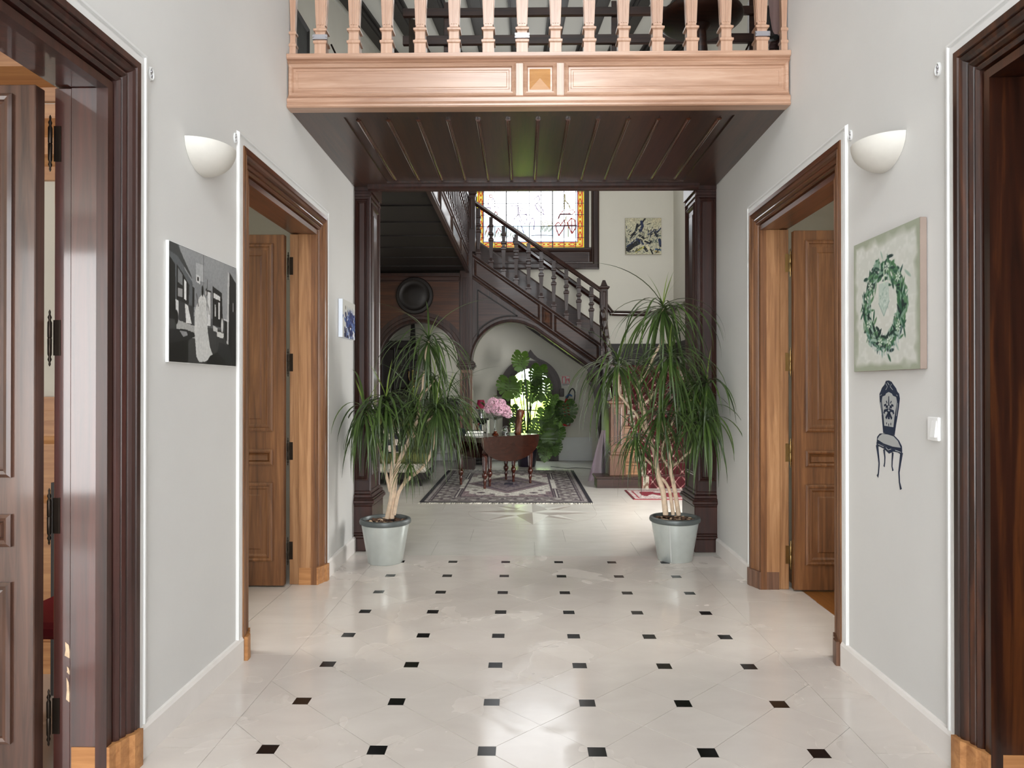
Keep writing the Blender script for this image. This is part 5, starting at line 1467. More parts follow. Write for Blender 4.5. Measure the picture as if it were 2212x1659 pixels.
# ------------------------------------------------------------------ rugs
def rug_img():
    I = Img(230, 340, (118, 104, 106), asp=2.17 / 3.5)
    U, V = I.U, I.V
    X, Y = U * 2.17, V * 3.5
    d = np.minimum(np.minimum(X, 2.17 - X), np.minimum(Y, 3.5 - Y))
    I.blend(I.vn(60, 100, 3) * .7, (150, 142, 140)); I.blend((I.vn(90, 140, 4) - .45) * 2, (84, 70, 78))
    band = (d > .12) & (d < .42)
    I.blend(band.astype(float), (112, 106, 104), .7)
    mot = (np.sin(X * 26) * np.sin(Y * 26) > .35) & band
    I.blend(mot.astype(float), (170, 166, 160), .8)
    I.blend(((np.sin(X * 40 + 1) * np.sin(Y * 17) > .6) & band).astype(float), (64, 52, 62), .8)
    for a in (.10, .135, .40, .44, .47):
        I.blend((np.abs(d - a) < .009).astype(float), (58, 48, 58))
    I.blend((np.abs(d - .42) < .012).astype(float), (176, 170, 164))
    I.blend(((d > .06) & (d < .10)).astype(float), (150, 146, 142), .8)
    f = d > .48
    I.blend(f.astype(float), (122, 102, 106), .85)
    I.blend((f & (I.vn(70, 110, 9) > .62)).astype(float), (158, 146, 144), .8)
    I.blend((f & (I.vn(60, 90, 19) > .68)).astype(float), (78, 66, 78), .8)
    ux, vy = np.abs(X - 1.085), np.abs(Y - 1.75)
    def st(cond, c, al=1.0): I.blend((cond & f).astype(float), c, al)
    PALE = (198, 194, 186)
    st((ux < .52) & (vy < 1.02) & ~((ux < .34) & (vy < .62) & False), PALE, .9)
    st((ux < .60) & (vy < .78), PALE, .9); st((ux < .42) & (vy < 1.12), PALE, .9)
    st((ux < .16) & (vy < 1.2), PALE, .9)
    st((ux + vy * .62 < .62), (128, 112, 116)); st((ux + vy * .62 < .52), (84, 70, 82), .9); st((ux + vy * .62 < .46), (134, 122, 124), .9)
    st((ux + vy * .62 < .30) & (I.vn(60, 90, 29) > .5), (84, 72, 88)); st((ux < .07) & (vy < .12), (46, 40, 62))
    for sx in (-1, 1):
        for sy in (-1, 1):
            for (ox, oy, rr) in ((.36, .92, .07), (.46, .68, .05), (.2, 1.06, .05), (.66, .5, .05), (.0, 1.1, .04)):
                I.ell((1.085 + sx * ox) / 2.17, (1.75 + sy * oy) / 3.5, rr * .6 / 3.5 * 1.4, rr / 3.5, (104, 90, 92))
                I.ell((1.085 + sx * ox) / 2.17, (1.75 + sy * oy) / 3.5, rr * .25 / 3.5, rr * .45 / 3.5, (52, 46, 60))
        I.blend(((np.abs(X - (1.085 + sx * .66)) < .03) & (vy < .5)).astype(float), PALE)
    I.blend((d < .055).astype(float), (26, 24, 34))
    I.grain(160, 240, .22, 7)
    return I
rg = empty('persian_rug', (-.2, 10.65, 0), 'large grey and mauve patterned rug with dark edge under the table', 'rug')
FRG = Fr((-1.3, 8.9, 0), (1, 0, 0), (0, 0, 1), (0, 1, 0))
MB().box(-1.3, .87, 8.9, 12.36, .0003, .009).build('backing', plain('navy_rug_edge', rgb(26, 26, 36), .95), rg)
picture('pile', rug_img(), FRG, 2.17, 3.46, M['rug'], rg, .0095)
m = MB(); r_ = random.Random(2)
for y0, sg in ((8.9, -1), (12.36, 1)):
    for k in range(150):
        x = -1.3 + 2.17 * k / 149
        a = r_.uniform(-.5, .5)
        m.tube([(x, y0, .006), (x + .03 * a, y0 + sg * .045, .005), (x + .05 * a, y0 + sg * r_.uniform(.06, .09), .0035)], .0032, 4)
m.build('fringe', M['fringe'], rg, kind='stuff')

mt_ = empty('door_mat', (1.9, 9.6, 0), 'small red and white patterned mat at the foot of the stairs', 'mat')
I = Img(120, 110, (196, 184, 180))
I.blend((I.vn(40, 36, 3) > .5).astype(float), (160, 140, 138), .7)
e = np.minimum(np.minimum(I.U * .95, (1 - I.U) * .95), np.minimum(I.V * .82, (1 - I.V) * .82))
I.blend(((e > .16) & (I.vn(9, 8, 5) > .45)).astype(float), (124, 24, 42), .95); I.blend((np.abs(e - .085) < .012).astype(float), (150, 60, 70)); I.blend((e < .03).astype(float), (96, 16, 30))
I.grain(80, 80, .2, 4)
MB().box(1.42, 2.37, 9.2, 10.02, .0003, .007).build('backing', M['crimson'], mt_)
picture('pile', I, Fr((1.42, 9.2, 0), (1, 0, 0), (0, 0, 1), (0, 1, 0)), .95, .82, M['rug'], mt_, .0075)

# stair carpet following the steps
path = [(10.236, .0)]
for i in range(N1):
    y0 = 10.24 + i * TR
    z1 = (i + 1) * RI
    path += [(y0 - .036, z1 - .032), (y0 - .038, z1 + .005), (y0 + TR - .004 if i < N1 - 1 else 13.0, z1 + .005)]
    if i < N1 - 1:
        path += [(y0 + TR - .006, z1 + .006)]
dense, arcl, acc = [], [], 0.0
for (a0, b0), (a1, b1) in zip(path[:-1], path[1:]):
    L = math.hypot(a1 - a0, b1 - b0)
    n = max(1, int(L / .01))
    for k in range(n):
        dense.append((a0 + (a1 - a0) * k / n, b0 + (b1 - b0) * k / n)); arcl.append(acc + L * k / n)
    acc += L
dense.append(path[-1]); arcl.append(acc)
NX, CX0, CX1 = 150, 1.69, 2.86
xsv = np.linspace(CX0, CX1, NX)
colr = np.zeros((len(dense), NX, 3)) + np.array((72, 12, 22)) / 255
A_ = np.array(arcl)[:, None]; Xg = xsv[None, :] + 0 * A_
du = np.abs(((Xg - CX0) / .16 + A_ / .2) % 1 - .5); dv = np.abs(((Xg - CX0) / .16 - A_ / .2) % 1 - .5)
colr[(du < .035) | (dv < .035)] = np.array((166, 108, 110)) / 255
colr[(du < .09) & (dv < .09)] = np.array((206, 176, 166)) / 255
bd = np.minimum(Xg - CX0, CX1 - Xg)
rs = np.random.RandomState(4)
nz = rs.rand(*bd.shape)
bmask = bd < .12
colr[bmask] = (np.array((206, 196, 176)) / 255)[None, :] * (.72 + .28 * nz[bmask])[:, None]
colr[bmask & (np.sin(A_ * 38 + np.sin(Xg * 70)) > .55) & (bd > .025)] = np.array((120, 96, 80)) / 255
colr[(bd < .02) | (np.abs(bd - .12) < .012)] = np.array((98, 24, 34)) / 255
lin = np.where(colr <= .04045, colr / 12.92, ((colr + .055) / 1.055) ** 2.4)
me = bpy.data.meshes.new('stair_carpet')
me.from_pydata([(x, y, z) for y, z in dense for x in xsv], [], [(j * NX + i, j * NX + i + 1, (j + 1) * NX + i + 1, (j + 1) * NX + i) for j in range(len(dense) - 1) for i in range(NX - 1)])
ca = me.color_attributes.new('Col', 'FLOAT_COLOR', 'POINT')
cc = np.ones((len(dense) * NX, 4), np.float32); cc[:, :3] = lin.reshape(-1, 3)
ca.data.foreach_set('color', cc.ravel())
me.materials.append(M['rug'])
o = bpy.data.objects.new('stair_carpet', me); COL.objects.link(o)
tag(o, 'dark red stair carpet with trellis pattern and pale floral border', 'carpet')

# ------------------------------------------------------------------ drop-leaf table and what stands on it
B0 = Vector((-.545, 10.10, 0)); ux_ = Vector((.74, .672, 0)).normalized(); wx_ = Vector((-ux_.y, ux_.x, 0))
FT = Fr(B0, ux_, wx_, (0, 0, 1))
tb = empty('drop_leaf_table', FT(.44, .28, 0), 'dark mahogany drop-leaf table with turned legs on the rug', 'table')
lp = [(.018, 0), (.02, .03), (.016, .05), (.022, .08), (.026, .1), (.018, .13), (.034, .16), (.04, .185), (.034, .21), (.022, .225), (.03, .24), (.026, .26), (.034, .45), (.038, .47), (.024, .485), (.036, .50), (.042, .52), (.034, .54), (.024, .55), (.034, .57), (.036, .60)]
def leg_mesh():
    m = MB().lathe(lp, 16)
    for i in range(10):
        a = 2 * math.pi * i / 10
        m.tube([(.0265 * math.cos(a), .0265 * math.sin(a), .262), (.0345 * math.cos(a), .0345 * math.sin(a), .448)], .0055, 5)
    m.sq([(.036, .60), (.036, .715)])
    return m
lme = leg_mesh().mesh('leg', smooth=True); lme.materials.append(M['table_leg'])
for a, b in ((0, .555), (0, 0), (.88, 0), (.88, .555), (.21, .143), (.80, .29)):
    p = FT(a, b, .0095)
    inst(lme, tb, p, (0, 0, math.atan2(ux_.y, ux_.x)), name='leg')
MB().box(-.03, .91, -.03, -.005, .60, .72, FT).box(-.03, .91, .56, .585, .60, .72, FT).box(-.03, -.005, -.03, .585, .655, .72, FT).box(.885, .91, -.03, .585, .60, .72, FT).build('apron', M['table'], tb)
MB().box(-.13, 1.0, -.055, .61, .72, .742, FT).build('table_top', M['table'], tb, bevel=.005)
half_ = [(-.12, .735), (.99, .735)] + [(.435 + .555 * math.cos(R(t)) * (1 if abs(math.cos(R(t))) < .99 else 1), .735 - .36 * math.sin(R(t)) ** .8) for t in range(10, 171, 10)]
MB().prism(half_, -.080, -.058, FT).build('drop_leaf', M['table'], tb)
MB().prism(half_, .613, .635, FT).build('drop_leaf', M['table'], tb)
TZ = .742
def book(a, b, z, la, lb, h, rot, label, cover):
    c = FT(a, b, 0)
    ca_, sa_ = math.cos(rot), math.sin(rot)
    F = Fr((c.x, c.y, z), (ca_, sa_, 0), (-sa_, ca_, 0))
    r = empty('book', (c.x, c.y, z), label, 'book', 'books on the table')
    MB().box(-la / 2 + .004, la / 2 - .004, -lb / 2 + .004, lb / 2, .004, h - .004, F).build('pages', M['paper'], r)
    MB().box(-la / 2, la / 2, -lb / 2, lb / 2 + .003, 0, .004, F).box(-la / 2, la / 2, -lb / 2, lb / 2 + .003, h - .004, h, F).box(-la / 2, la / 2, lb / 2 - .001, lb / 2 + .003, 0, h, F).build('cover', cover, r)
book(.045, .30, TZ + .0005, .26, .2, .035, R(4), 'thick dark-covered book, lower one of the stack on the table', M['green_cover'])
book(.06, .31, TZ + .036, .25, .19, .04, R(9), 'thick dark-covered book, upper one of the stack on the table', M['green_cover'])
bxp = FT(.0, .53, 0)
bo = empty('small_box', (bxp.x, bxp.y, TZ), 'dark green box beside the books on the table', 'box')
MB().box(bxp.x - .07, bxp.x + .07, bxp.y - .06, bxp.y + .06, TZ, TZ + .075).build('body', M['green_cover'], bo, bevel=.004)
MB().box(bxp.x - .074, bxp.x + .074, bxp.y - .064, bxp.y + .064, TZ + .075, TZ + .1).build('lid', M['green_cover'], bo, bevel=.006)
# glass coupe vase with hydrangeas
vc = at(1070, 936, 10.55)
vz = TZ
vs_ = empty('glass_vase', (vc.x, vc.y, vz), 'footed glass vase with amber foot holding pink hydrangeas', 'vase')
MB().lathe([(.001, .0), (.05, .0), (.052, .008), (.046, .02), (.03, .03), (.026, .045), (.022, .055), (.001, .055)], 20, (vc.x, vc.y, vz)).build('foot', M['amber'], vs_, smooth=True)
MB().lathe([(.02, .055), (.026, .12), (.034, .22), (.045, .23), (.1, .245), (.135, .28), (.142, .32), (.138, .325), (.13, .285), (.095, .252), (.03, .235), (.02, .12), (.014, .06)], 28, (vc.x, vc.y, vz), cap=False).build('bowl', M['vase'], vs_, smooth=True)
fl_ = empty('hydrangea_bunch', (vc.x, vc.y, vz + .06), 'bunch of pink hydrangeas in the glass vase', 'flowers')
r_ = random.Random(8)
for k in range(5):
    MB().tube([(vc.x + r_.uniform(-.008, .008), vc.y + r_.uniform(-.008, .008), vz + .065), (vc.x + .03 * (k - 2) * .3, vc.y, vz + .25), (vc.x + .06 * (k - 2), vc.y + .02 * (k % 2), vz + .40)], .005, 6, 3).build('stem', M['mstem'], fl_)
for (ox, oy, oz, rr) in ((-.10, 0, .40, .085), (.02, -.06, .38, .09), (.12, -.01, .36, .085), (.05, .03, .45, .085), (-.05, -.02, .47, .08), (.17, .02, .31, .06)):
    m = MB()
    c = Vector((vc.x + ox + .02, vc.y + oy, vz + oz))
    for k in range(190):
        d = Vector((r_.gauss(0, 1), r_.gauss(0, 1), r_.gauss(0, 1) + .15)).normalized()
        p = c + d * rr * r_.uniform(.86, 1.04)
        u = d.cross(Vector((r_.gauss(0, 1), r_.gauss(0, 1), r_.gauss(0, 1)))).normalized()
        v_ = d.cross(u)
        q_ = rr * .2
        for a in range(2):
            w1_, w2_ = (u, v_) if a == 0 else (v_, -u)
            m.add([p, p + w1_ * q_ + v_ * q_ * .35 + d * .006, p + w1_ * q_ * 1.3 + d * .001, p + w1_ * q_ - v_ * q_ * .35 + d * .006], [(0, 1, 2, 3)])
            m.add([p, p - w1_ * q_ + u * q_ * .35 + d * .006, p - w1_ * q_ * 1.3 + d * .001, p - w1_ * q_ - u * q_ * .35 + d * .006], [(0, 1, 2, 3)])
    m.build('flower_head', M['pink'], fl_)
for (ox, oz, n) in ((-.2, .46, 6), (.0, .56, 5), (.03, .30, 6), (-.04, .3, 5)):
    base = Vector((vc.x + ox * .4, vc.y - .02, vz + .36))
    tip = Vector((vc.x + ox, vc.y - .03, vz + oz))
    m = MB().tube([base, (base + tip) / 2 + Vector((0, 0, .02)), tip], .002, 5, 3)
    for k in range(n):
        p = base.lerp(tip, (k + 1) / n)
        for sg in (-1, 1):
            d = Vector((.4 * sg, r_.uniform(-.3, .3), .6)).normalized() * .04
            s2 = d.cross(Vector((0, 1, 0))).normalized() * .012
            m.add([p, p + d * .5 + s2, p + d, p + d * .5 - s2], [(0, 1, 2, 3)])
    m.build('leaf_sprig', M['monstera'], fl_)
c = at(1093, 936, 10.75)
MB().ball((c.x, c.y, TZ + .062), .062, 18, 12).build('crystal_ball', M['glass'], label='clear cut-crystal ball on the table beside the vase', cat='ornament')
c = at(1118, 936, 10.75)
m = MB(); n = 14; vs = []
prf = [(.045, 0), (.055, .015), (.042, .03), (.05, .08), (.046, .13), (.056, .18), (.05, .23), (.062, .28), (.058, .33), (.05, .355), (.02, .37)]
for j, (rr, z) in enumerate(prf):
    for i in range(n):
        a = 2 * math.pi * i / n
        q_ = rr * (1 + .14 * math.sin(3 * a + j * .9)) 
        vs.append((c.x + .07 * (z / .37) * .6 + q_ * math.cos(a), c.y + q_ * math.sin(a), TZ + z))
m.add(vs, [(j * n + i, j * n + (i + 1) % n, (j + 1) * n + (i + 1) % n, (j + 1) * n + i) for j in range(len(prf) - 1) for i in range(n)] + [tuple(range(n)), tuple(range((len(prf) - 1) * n, len(prf) * n))])
m.build('wood_carving', wood('carved_wood', rgb(52, 26, 16), rgb(116, 66, 40), .35, 'Z', bmp=.3), label='tall twisted brown wood carving on the table', cat='sculpture', smooth=True)

# ------------------------------------------------------------------ monstera
def monstera_mesh(seed, holes=True):
    r_ = random.Random(seed)
    out = []
    # right half outline from tip to the leaf base with slits, then mirrored
    def rad(t):                       # t: angle from the tip, 0..pi
        return 1.0 - .22 * math.sin(t) ** 2 * (1 - t / math.pi) + .02 * math.sin(5 * t)
    half = []
    lob = 6
    half.append((0.0, -1.08))
    for k in range(lob):
        a0 = .22 + k * (2.5 - .22) / lob
        a1 = .22 + (k + 1) * (2.5 - .22) / lob
        for f in (.12, .35, .65, .88):
            a = a0 + (a1 - a0) * f
            q_ = rad(a) * (1.0 if .2 < f < .8 else .95)
            half.append((q_ * .86 * math.sin(a), -q_ * math.cos(a)))
        if k < lob - 1:
            q_ = .42 + .1 * r_.random()
            half.append((q_ * .86 * math.sin(a1) , -q_ * math.cos(a1) - .10))
    half += [(.55, .86), (.3, .92), (.1, .78), (0, .58)]
    full = half + [(-x, y) for x, y in reversed(half[1:-1])]
    cu_ = bpy.data.curves.new('tmp', 'CURVE'); cu_.dimensions = '2D'; cu_.fill_mode = 'BOTH'
    def spl(pts):
        sp = cu_.splines.new('POLY'); sp.points.add(len(pts) - 1); sp.use_cyclic_u = True
        for p, (x, y) in zip(sp.points, pts):
            p.co = (x, y, 0, 1)
    spl(full)
    if holes:
        for sg in (-1, 1):
            for k in range(4):
                cy_ = .36 - k * .24; cx_ = sg * (.13 + .02 * (k % 2))
                spl([(cx_ + .075 * math.cos(t) * 1.2, cy_ + .03 * math.sin(t) - .05 * sg * math.cos(t) * sg) for t in [2 * math.pi * i / 8 for i in range(8)]])
    ob = bpy.data.objects.new('tmp', cu_); COL.objects.link(ob)
    dg = bpy.context.evaluated_depsgraph_get()
    me = bpy.data.meshes.new_from_object(ob.evaluated_get(dg))
    bpy.data.objects.remove(ob); bpy.data.curves.remove(cu_)
    me.name = 'leaf'
    bm = bmesh.new(); bm.from_mesh(me)
    bmesh.ops.subdivide_edges(bm, edges=[e for e in bm.edges if e.calc_length() > .35], cuts=1)
    for v in bm.verts:
        r2_ = v.co.x ** 2
        v.co.z = .20 * abs(v.co.x) - .32 * r2_ - .18 * (v.co.y) ** 2
    bm.to_mesh(me); bm.free()
    me.materials.clear(); me.materials.append(M['monstera'])
    me.shade_smooth()
    return me
MM = [monstera_mesh(k, k != 2) for k in range(3)]
mo = at(1138, 1010, 12.95)
mp = empty('potted_monstera', (mo.x, 13.05, 0), 'large monstera with split leaves in front of the arched window', 'plant')
pc_ = Vector((mo.x, 13.05, 0))
p = MB().lathe([(.001, 0), (.15, 0), (.16, .02), (.2, .33), (.185, .33), (.15, .04), (.001, .04)], 28, pc_, cap=False).build('pot', M['pot_dark'], mp, smooth=True)
MB().lathe([(.195, .31), (.21, .32), (.21, .35), (.19, .355), (.183, .33)], 28, pc_, cap=False).build('rim', M['pot_dark'], p, smooth=True)
MB().lathe([(.001, .3), (.19, .3)], 20, pc_, cap=False).build('soil', M['soil'], mp)
r_ = random.Random(6)
ML = [(1124, 778, 24, -.05, 10), (1098, 833, 32, -.25, 20), (1162, 806, 26, -.1, -30), (1148, 842, 26, .1, 30), (1170, 838, 29, -.1, -10), (1117, 838, 20, .2, 20), (1190, 866, 22, .1, -40), (1223, 886, 31, -.25, -15), (1186, 940, 24, -.3, -5), (1204, 938, 22, -.25, -35),
      (1178, 976, 20, -.35, 5), (1200, 966, 19, -.3, -30), (1178, 900, 26, -.1, -25), (1108, 890, 24, -.15, 45), (1190, 905, 24, .0, -20), (1118, 918, 22, -.2, 60), (1160, 925, 25, -.2, -10), (1170, 955, 20, -.2, 20), (1150, 945, 22, -.1, 5), (1206, 902, 20, .05, -60)]
for k, (px, py, rp, dy, roll) in enumerate(ML):
    Y = 13.05 + dy
    c = at(px, py, Y)
    sc = rp / FPX * Y * 1.08
    rx = R(70 + r_.uniform(-16, 12))
    inst(MM[k % 3], mp, c, (rx, r_.uniform(-.25, .25), R(roll * .4)), (sc, sc, sc), name='leaf')
    base = pc_ + Vector((r_.uniform(-.05, .05), r_.uniform(-.04, .04), .3))
    mid = base.lerp(c, .55) + Vector((0, .03, .12))
    MB().tube([base, mid, c + Vector((0, .02, sc * .45))], [.012, .008, .005], 6, 4).build('stalk', M['mstem'], mp, smooth=True)
MB().tube([pc_ + Vector((0, 0, .28)), pc_ + Vector((.02, 0, .9)), pc_ + Vector((-.02, .02, 1.5)), pc_ + Vector((-.06, 0, 1.95))], [.025, .02, .016, .01], 8, 4).build('trunk', M['mstem'], mp, smooth=True)

# ------------------------------------------------------------------ back wall: extinguisher, sign
ex = empty('fire_extinguisher', (.85, YB - .08, .66), 'red fire extinguisher on the back wall behind a monstera leaf', 'extinguisher')
MB().lathe([(.02, .68), (.065, .69), (.078, .72), (.078, 1.10), (.06, 1.15), (.03, 1.18), (.025, 1.22)], 20, (.85, YB - .085, 0)).build('cylinder', M['red'], ex, smooth=True)
MB().box(.83, .87, YB - .1, YB - .06, 1.2, 1.27).build('valve', M['black'], ex, bevel=.004)
MB().tube([(.85, YB - .09, 1.25), (.90, YB - .10, 1.30), (.96, YB - .1, 1.27)], [.02, .022, .012], 8, 3).build('handle', M['blue'], ex, smooth=True)
MB().tube([(.87, YB - .1, 1.24), (.90, YB - .11, 1.34), (.96, YB - .11, 1.42), (1.01, YB - .11, 1.36), (1.01, YB - .11, 1.25), (.98, YB - .11, 1.12), (.95, YB - .1, .9)], .013, 8, 5).build('hose', M['black'], ex, smooth=True)
MB().box(.82, .88, YB - .012, YB, .9, 1.1).build('bracket', M['iron'], ex)
fsn = empty('fire_sign', (.84, YB - .004, 1.468), 'red and white fire extinguisher sign beside the arched window', 'sign')
FSg = Fr((.758, YB - .001, 1.468), (1, 0, 0), (0, -1, 0))
MB().box(0, .164, 0, .003, 0, .2, FSg).build('board', M['paper'], fsn)
MB().box(.004, .16, .003, .004, .05, .196, FSg).build('red_field', M['red'], fsn)
MB().box(.03, .068, .004, .005, .06, .16, FSg).box(.042, .056, .004, .005, .16, .185, FSg).build('extinguisher_symbol', M['paper'], fsn)
MB().prism([(.09, .06), (.15, .06), (.14, .1), (.125, .09), (.118, .14), (.105, .1)], .004, .005, FSg).prism([(.09, .15), (.15, .15), (.15, .185), (.09, .185)], .004, .005, FSg).build('flame_symbol', M['paper'], fsn)
MB().box(.012, .15, .003, .004, .03, .04, FSg).box(.012, .12, .003, .004, .012, .02, FSg).build('text_line', M['black'], fsn)

# ------------------------------------------------------------------ small bookcase with lamp behind the table
bcx, bcy = -.80, 13.25
bc = empty('small_bookcase', (bcx, bcy, 0), 'small dark bookcase with pale side behind the table', 'bookcase')
MB().box(bcx - .17, bcx + .17, bcy - .15, bcy - .14 + .29, .84, .87).build('top', M['dark'], bc, bevel=.003)
for z in (.06, .36, .6):
    MB().box(bcx - .15, bcx + .13, bcy - .14, bcy + .14, z, z + .02).build('shelf', M['dark'], bc)
MB().box(bcx - .165, bcx - .145, bcy - .14, bcy + .14, 0, .84).build('side', M['dark'], bc)
MB().box(bcx + .13, bcx + .165, bcy - .145, bcy + .145, 0, .84).build('side', M['paper'], bc)
MB().box(bcx - .15, bcx + .13, bcy + .125, bcy + .14, 0, .84).build('back', M['dark'], bc)
r_ = random.Random(12)
cols = [(206, 200, 190), (170, 150, 130), (120, 50, 44), (66, 84, 92), (214, 206, 196)]
sides = ['leftmost', 'second', 'third', 'fourth', 'fifth', 'rightmost']
cn = ['cream', 'tan', 'brick red', 'slate blue', 'pale', 'cream']
for k in range(6):
    x = bcx - .138 + k * .044
    h = r_.uniform(.13, .18)
    r = empty('book', (x + .018, bcy - .05, .62), '%s upright book, %s on the upper shelf of the small bookcase' % (cn[k], sides[k]), 'book', 'books in the small bookcase')
    MB().box(x, x + .036, bcy - .11, bcy + .04, .6205, .62 + h).build('cover', plain('book_cloth', rgb(*cols[k % 5]), .7), r, bevel=.003)
    MB().box(x + .003, x + .033, bcy - .108, bcy + .042, .62 + h - .004, .62 + h + .0015).build('pages', M['paper'], r)
lm = empty('table_lamp', (bcx + .0, bcy, .87), 'small lamp with magenta shade and silver base on the bookcase', 'lamp')
MB().lathe([(.001, 0), (.04, 0), (.042, .01), (.036, .03), (.05, .13), (.056, .16), (.05, .16), (.001, .15)], 18, (bcx + .02, bcy - .04, .87)).build('base', M['steel'], lm, smooth=True)
MB().tube([(bcx + .02, bcy - .04, 1.02), (bcx + .02, bcy - .04, 1.14)], .008, 8).build('stem', M['brass'], lm)
MB().lathe([(.095, 0), (.065, .16), (.062, .16), (.092, 0)], 24, (bcx + .02, bcy - .04, 1.05), cap=False).build('lamp_shade', M['magenta'], lm, smooth=True)

# ------------------------------------------------------------------ left corner of the stairwell
cb = empty('carved_cabinet', (-2.35, 13.65, 0), 'tall black carved cabinet with a spire seen through the left arch', 'cabinet')
MB().box(-2.72, -2.05, 13.3, 14.03, 0, 1.25).build('lower_body', M['dark'], cb, bevel=.01)
MB().box(-2.74, -2.02, 13.27, 14.03, 1.25, 1.31).build('ledge', M['dark'], cb, bevel=.01)
MB().box(-2.72, -2.12, 13.5, 14.03, 1.31, 2.33).build('upper_body', M['dark'], cb, bevel=.01)
for k in range(2):
    MB().ring(-2.68 + k * .31, -2.40 + k * .31, .12, 1.15, PRO, Fr((0, 13.3, 0), (1, 0, 0), (0, -1, 0))).build('door', M['dark'], cb)
    MB().ring(-2.69 + k * .28, -2.43 + k * .28, 1.4, 2.2, SML, Fr((0, 13.5, 0), (1, 0, 0), (0, -1, 0))).build('door', M['dark'], cb)
MB().sq([(.06, 1.31), (.06, 1.95), (.09, 1.97), (.09, 2.05), (.075, 2.07), (.07, 2.2), (.085, 2.22), (.055, 2.3), (.04, 2.5), (.035, 2.62), (.004, 2.9)], (-2.11, 13.62, 0)).build('spire', M['dark'], cb)
cd = empty('candelabrum', (-2.07, 13.36, 1.31), 'brass candelabrum standing on the black carved cabinet', 'candelabrum')
MB().lathe([(.001, 0), (.06, 0), (.062, .02), (.03, .04), (.018, .07), (.03, .1), (.05, .13), (.055, .16), (.035, .2), (.016, .23), (.024, .27), (.012, .3), (.014, .42), (.022, .43), (.022, .46)], 14, (-2.07, 13.36, 1.31)).build('stem', M['brass'], cd, smooth=True)
for sg in (-1, 1):
    MB().tube([(-2.07, 13.36, 1.58), (-2.07 + sg * .04, 13.36, 1.56), (-2.07 + sg * .075, 13.36, 1.62), (-2.07 + sg * .075, 13.36, 1.72)], .009, 8, 4).build('arm', M['brass'], cd, smooth=True)
    MB().lathe([(.006, 0), (.02, .005), (.018, .02), (.01, .025)], 10, (-2.07 + sg * .075, 13.36, 1.72)).build('cup', M['brass'], cd, smooth=True)
dk = empty('writing_desk', (-1.5, 13.5, 0), 'dark writing desk with slender legs below the left arch', 'desk')
MB().box(-1.85, -1.16, 13.25, 13.8, .72, .76).build('desk_top', M['dark'], dk, bevel=.004)
MB().box(-1.82, -1.19, 13.28, 13.77, .6, .72).build('frieze', M['dark'], dk)
MB().box(-1.82, -1.19, 13.6, 13.78, .76, 1.2).build('shelf_unit', M['dark'], dk, bevel=.004)
MB().box(-1.84, -1.17, 13.55, 13.8, 1.2, 1.23).build('shelf_top', M['dark'], dk, bevel=.004)
for x in (-1.81, -1.24):
    for y in (13.3, 13.72):
        MB().box(x, x + .045, y, y + .045, 0, .6).build('leg', M['dark'], dk)
rd = empty('radiator', (-1.45, 13.98, .1), 'white ribbed radiator on the back wall behind the desk', 'radiator')
for z_ in (.16, .8):
    MB().box(-1.95, -1.05, 13.93, 14.02, z_, z_ + .04).build('header', M['radiator'], rd)
fin = MB().box(-.013, .013, -.05, .05, 0, .62).mesh('fin', bevel=.006); fin.materials.append(M['radiator'])
for k in range(25):
    inst(fin, rd, (-1.93 + k * .036, 13.975, .19), name='fin')
sf = empty('settee', (-1.9, 10.9, 0), 'olive green settee with patterned seat behind the left plant', 'settee')
MB().box(-2.5, -1.42, 10.4, 11.3, .1, .2).build('base_rail', M['dark'], sf)
for x in (-2.46, -1.5):
    for y in (10.44, 11.2):
        MB().tube([(x, y, .0), (x, y, .12)], [.018, .028], 8).build('leg', M['dark'], sf)
MB().box(-2.5, -1.42, 10.36, 11.3, .2, .32).build('seat_base', plain('floral_cover', rgb(190, 184, 172), .9, var=.35, vs=18), sf, bevel=.02)
MB().box(-2.5, -1.40, 10.45, 11.3, .32, .47).build('seat', M['olive'], sf, bevel=.035)
MB().box(-2.5, -1.44, 11.18, 11.36, .3, .95).build('backrest', M['olive'], sf, bevel=.04)
MB().box(-2.6, -2.48, 10.45, 11.3, .2, .68).build('armrest', M['olive'], sf, bevel=.03)
cs = MB().ball((0, 0, 0), .2, 16, 10, (1, .32, 1))
cs.v = [(math.copysign(abs(x / .2) ** .6, x) * .2, y, math.copysign(abs(z / .2) ** .6, z) * .2) for x, y, z in cs.v]
m_c, t_c, b_c = nt('chequered_cloth')
ck = t_c.nodes.new('ShaderNodeTexChecker'); ck.inputs['Scale'].default_value = 11
ck.inputs['Color1'].default_value = rgb(40, 40, 50); ck.inputs['Color2'].default_value = rgb(212, 200, 190)
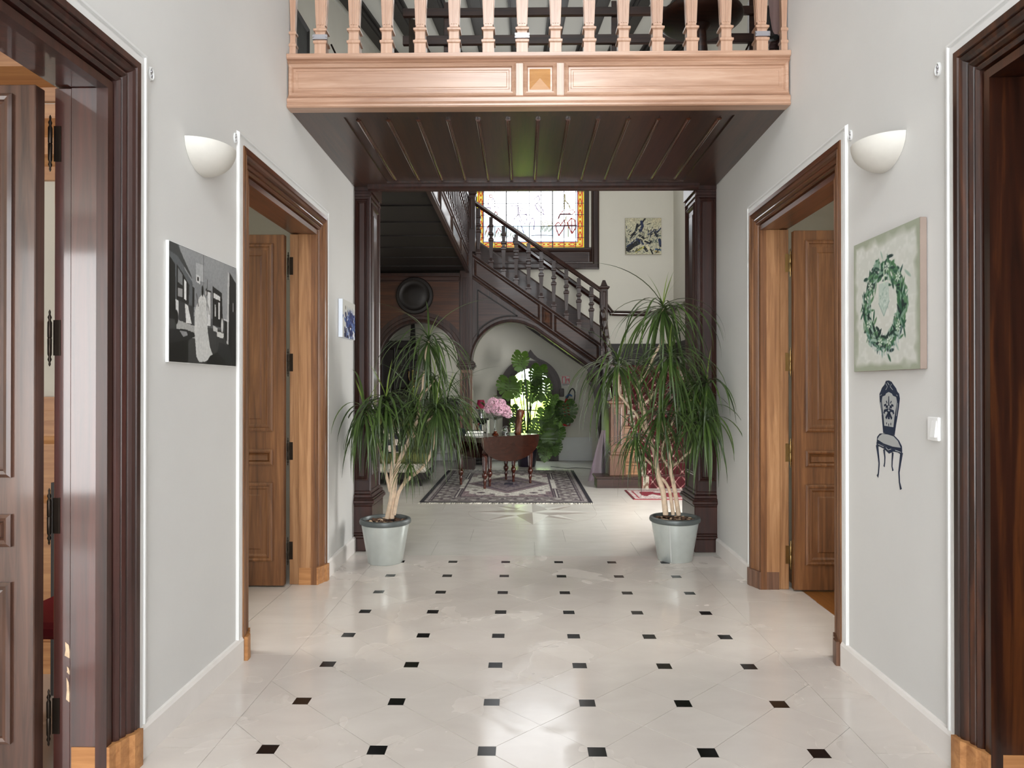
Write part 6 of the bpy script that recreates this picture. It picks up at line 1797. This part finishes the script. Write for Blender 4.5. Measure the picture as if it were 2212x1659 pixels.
t_c.links.new(mapping(t_c, (1, .3, 1)), ck.inputs['Vector']); t_c.links.new(ck.outputs[0], b_c.inputs['Base Color']); b_c.inputs['Roughness'].default_value = .9
cs_me = cs.mesh('cushion', smooth=True); cs_me.materials.append(m_c)
o = inst(cs_me, None, (-1.93, 10.62, .655), (R(-18), 0, R(12)), name='cushion')
tag(o, 'black and white chequered cushion lying on the settee', 'cushion')

# ------------------------------------------------------------------ cloth and cables by the stairs
m = MB(); n1, n2 = 14, 10; vs = []
for j in range(n2 + 1):
    v = j / n2
    for i in range(n1 + 1):
        u = i / n1
        z = .78 * v
        x = 1.06 + .22 * (1 - v) * (u - .3) + .16 * v + .06 * u
        y = 10.95 + .12 * math.sin(u * 7 + v * 2) * (1 - .5 * v) + .25 * v * .4
        vs.append((x, y, .002 + z))
m.add(vs, [(j * (n1 + 1) + i, j * (n1 + 1) + i + 1, (j + 1) * (n1 + 1) + i + 1, (j + 1) * (n1 + 1) + i) for j in range(n2) for i in range(n1)])
m.build('draped_cloth', M['lilac'], label='lilac cloth hanging down beside the bottom newel', cat='cloth', smooth=True)
m = MB(); r_ = random.Random(4)
p = Vector((.5, 12.95, .006)); P = [p]
for k in range(16):
    p = p + Vector((.05, r_.uniform(-.07, .05), 0)); P.append(p)
m.tube(P, .005, 5, 3)
m.build('power_cable', M['black'], label='thin black cable snaking over the floor behind the rug', cat='cable')
ch_ = empty('side_chair', (-2.0, 3.1, 0), 'crimson upholstered chair glimpsed through the gap of the near left door', 'chair')
cx_, cy_ = -2.0, 3.12
MB().box(cx_ - .22, cx_ + .22, cy_ - .2, cy_ + .22, .40, .47).build('seat', M['crimson'], ch_, bevel=.02)
MB().box(cx_ - .2, cx_ + .2, cy_ + .2, cy_ + .25, .55, .98).build('backrest', M['crimson'], ch_, bevel=.015)
for sx in (-.2, .2):
    MB().box(cx_ + sx - .02, cx_ + sx + .02, cy_ - .19, cy_ - .15, 0, .4).build('leg', M['dark'], ch_)
    MB().box(cx_ + sx - .02, cx_ + sx + .02, cy_ + .2, cy_ + .24, 0, 1.0).build('leg', M['dark'], ch_)
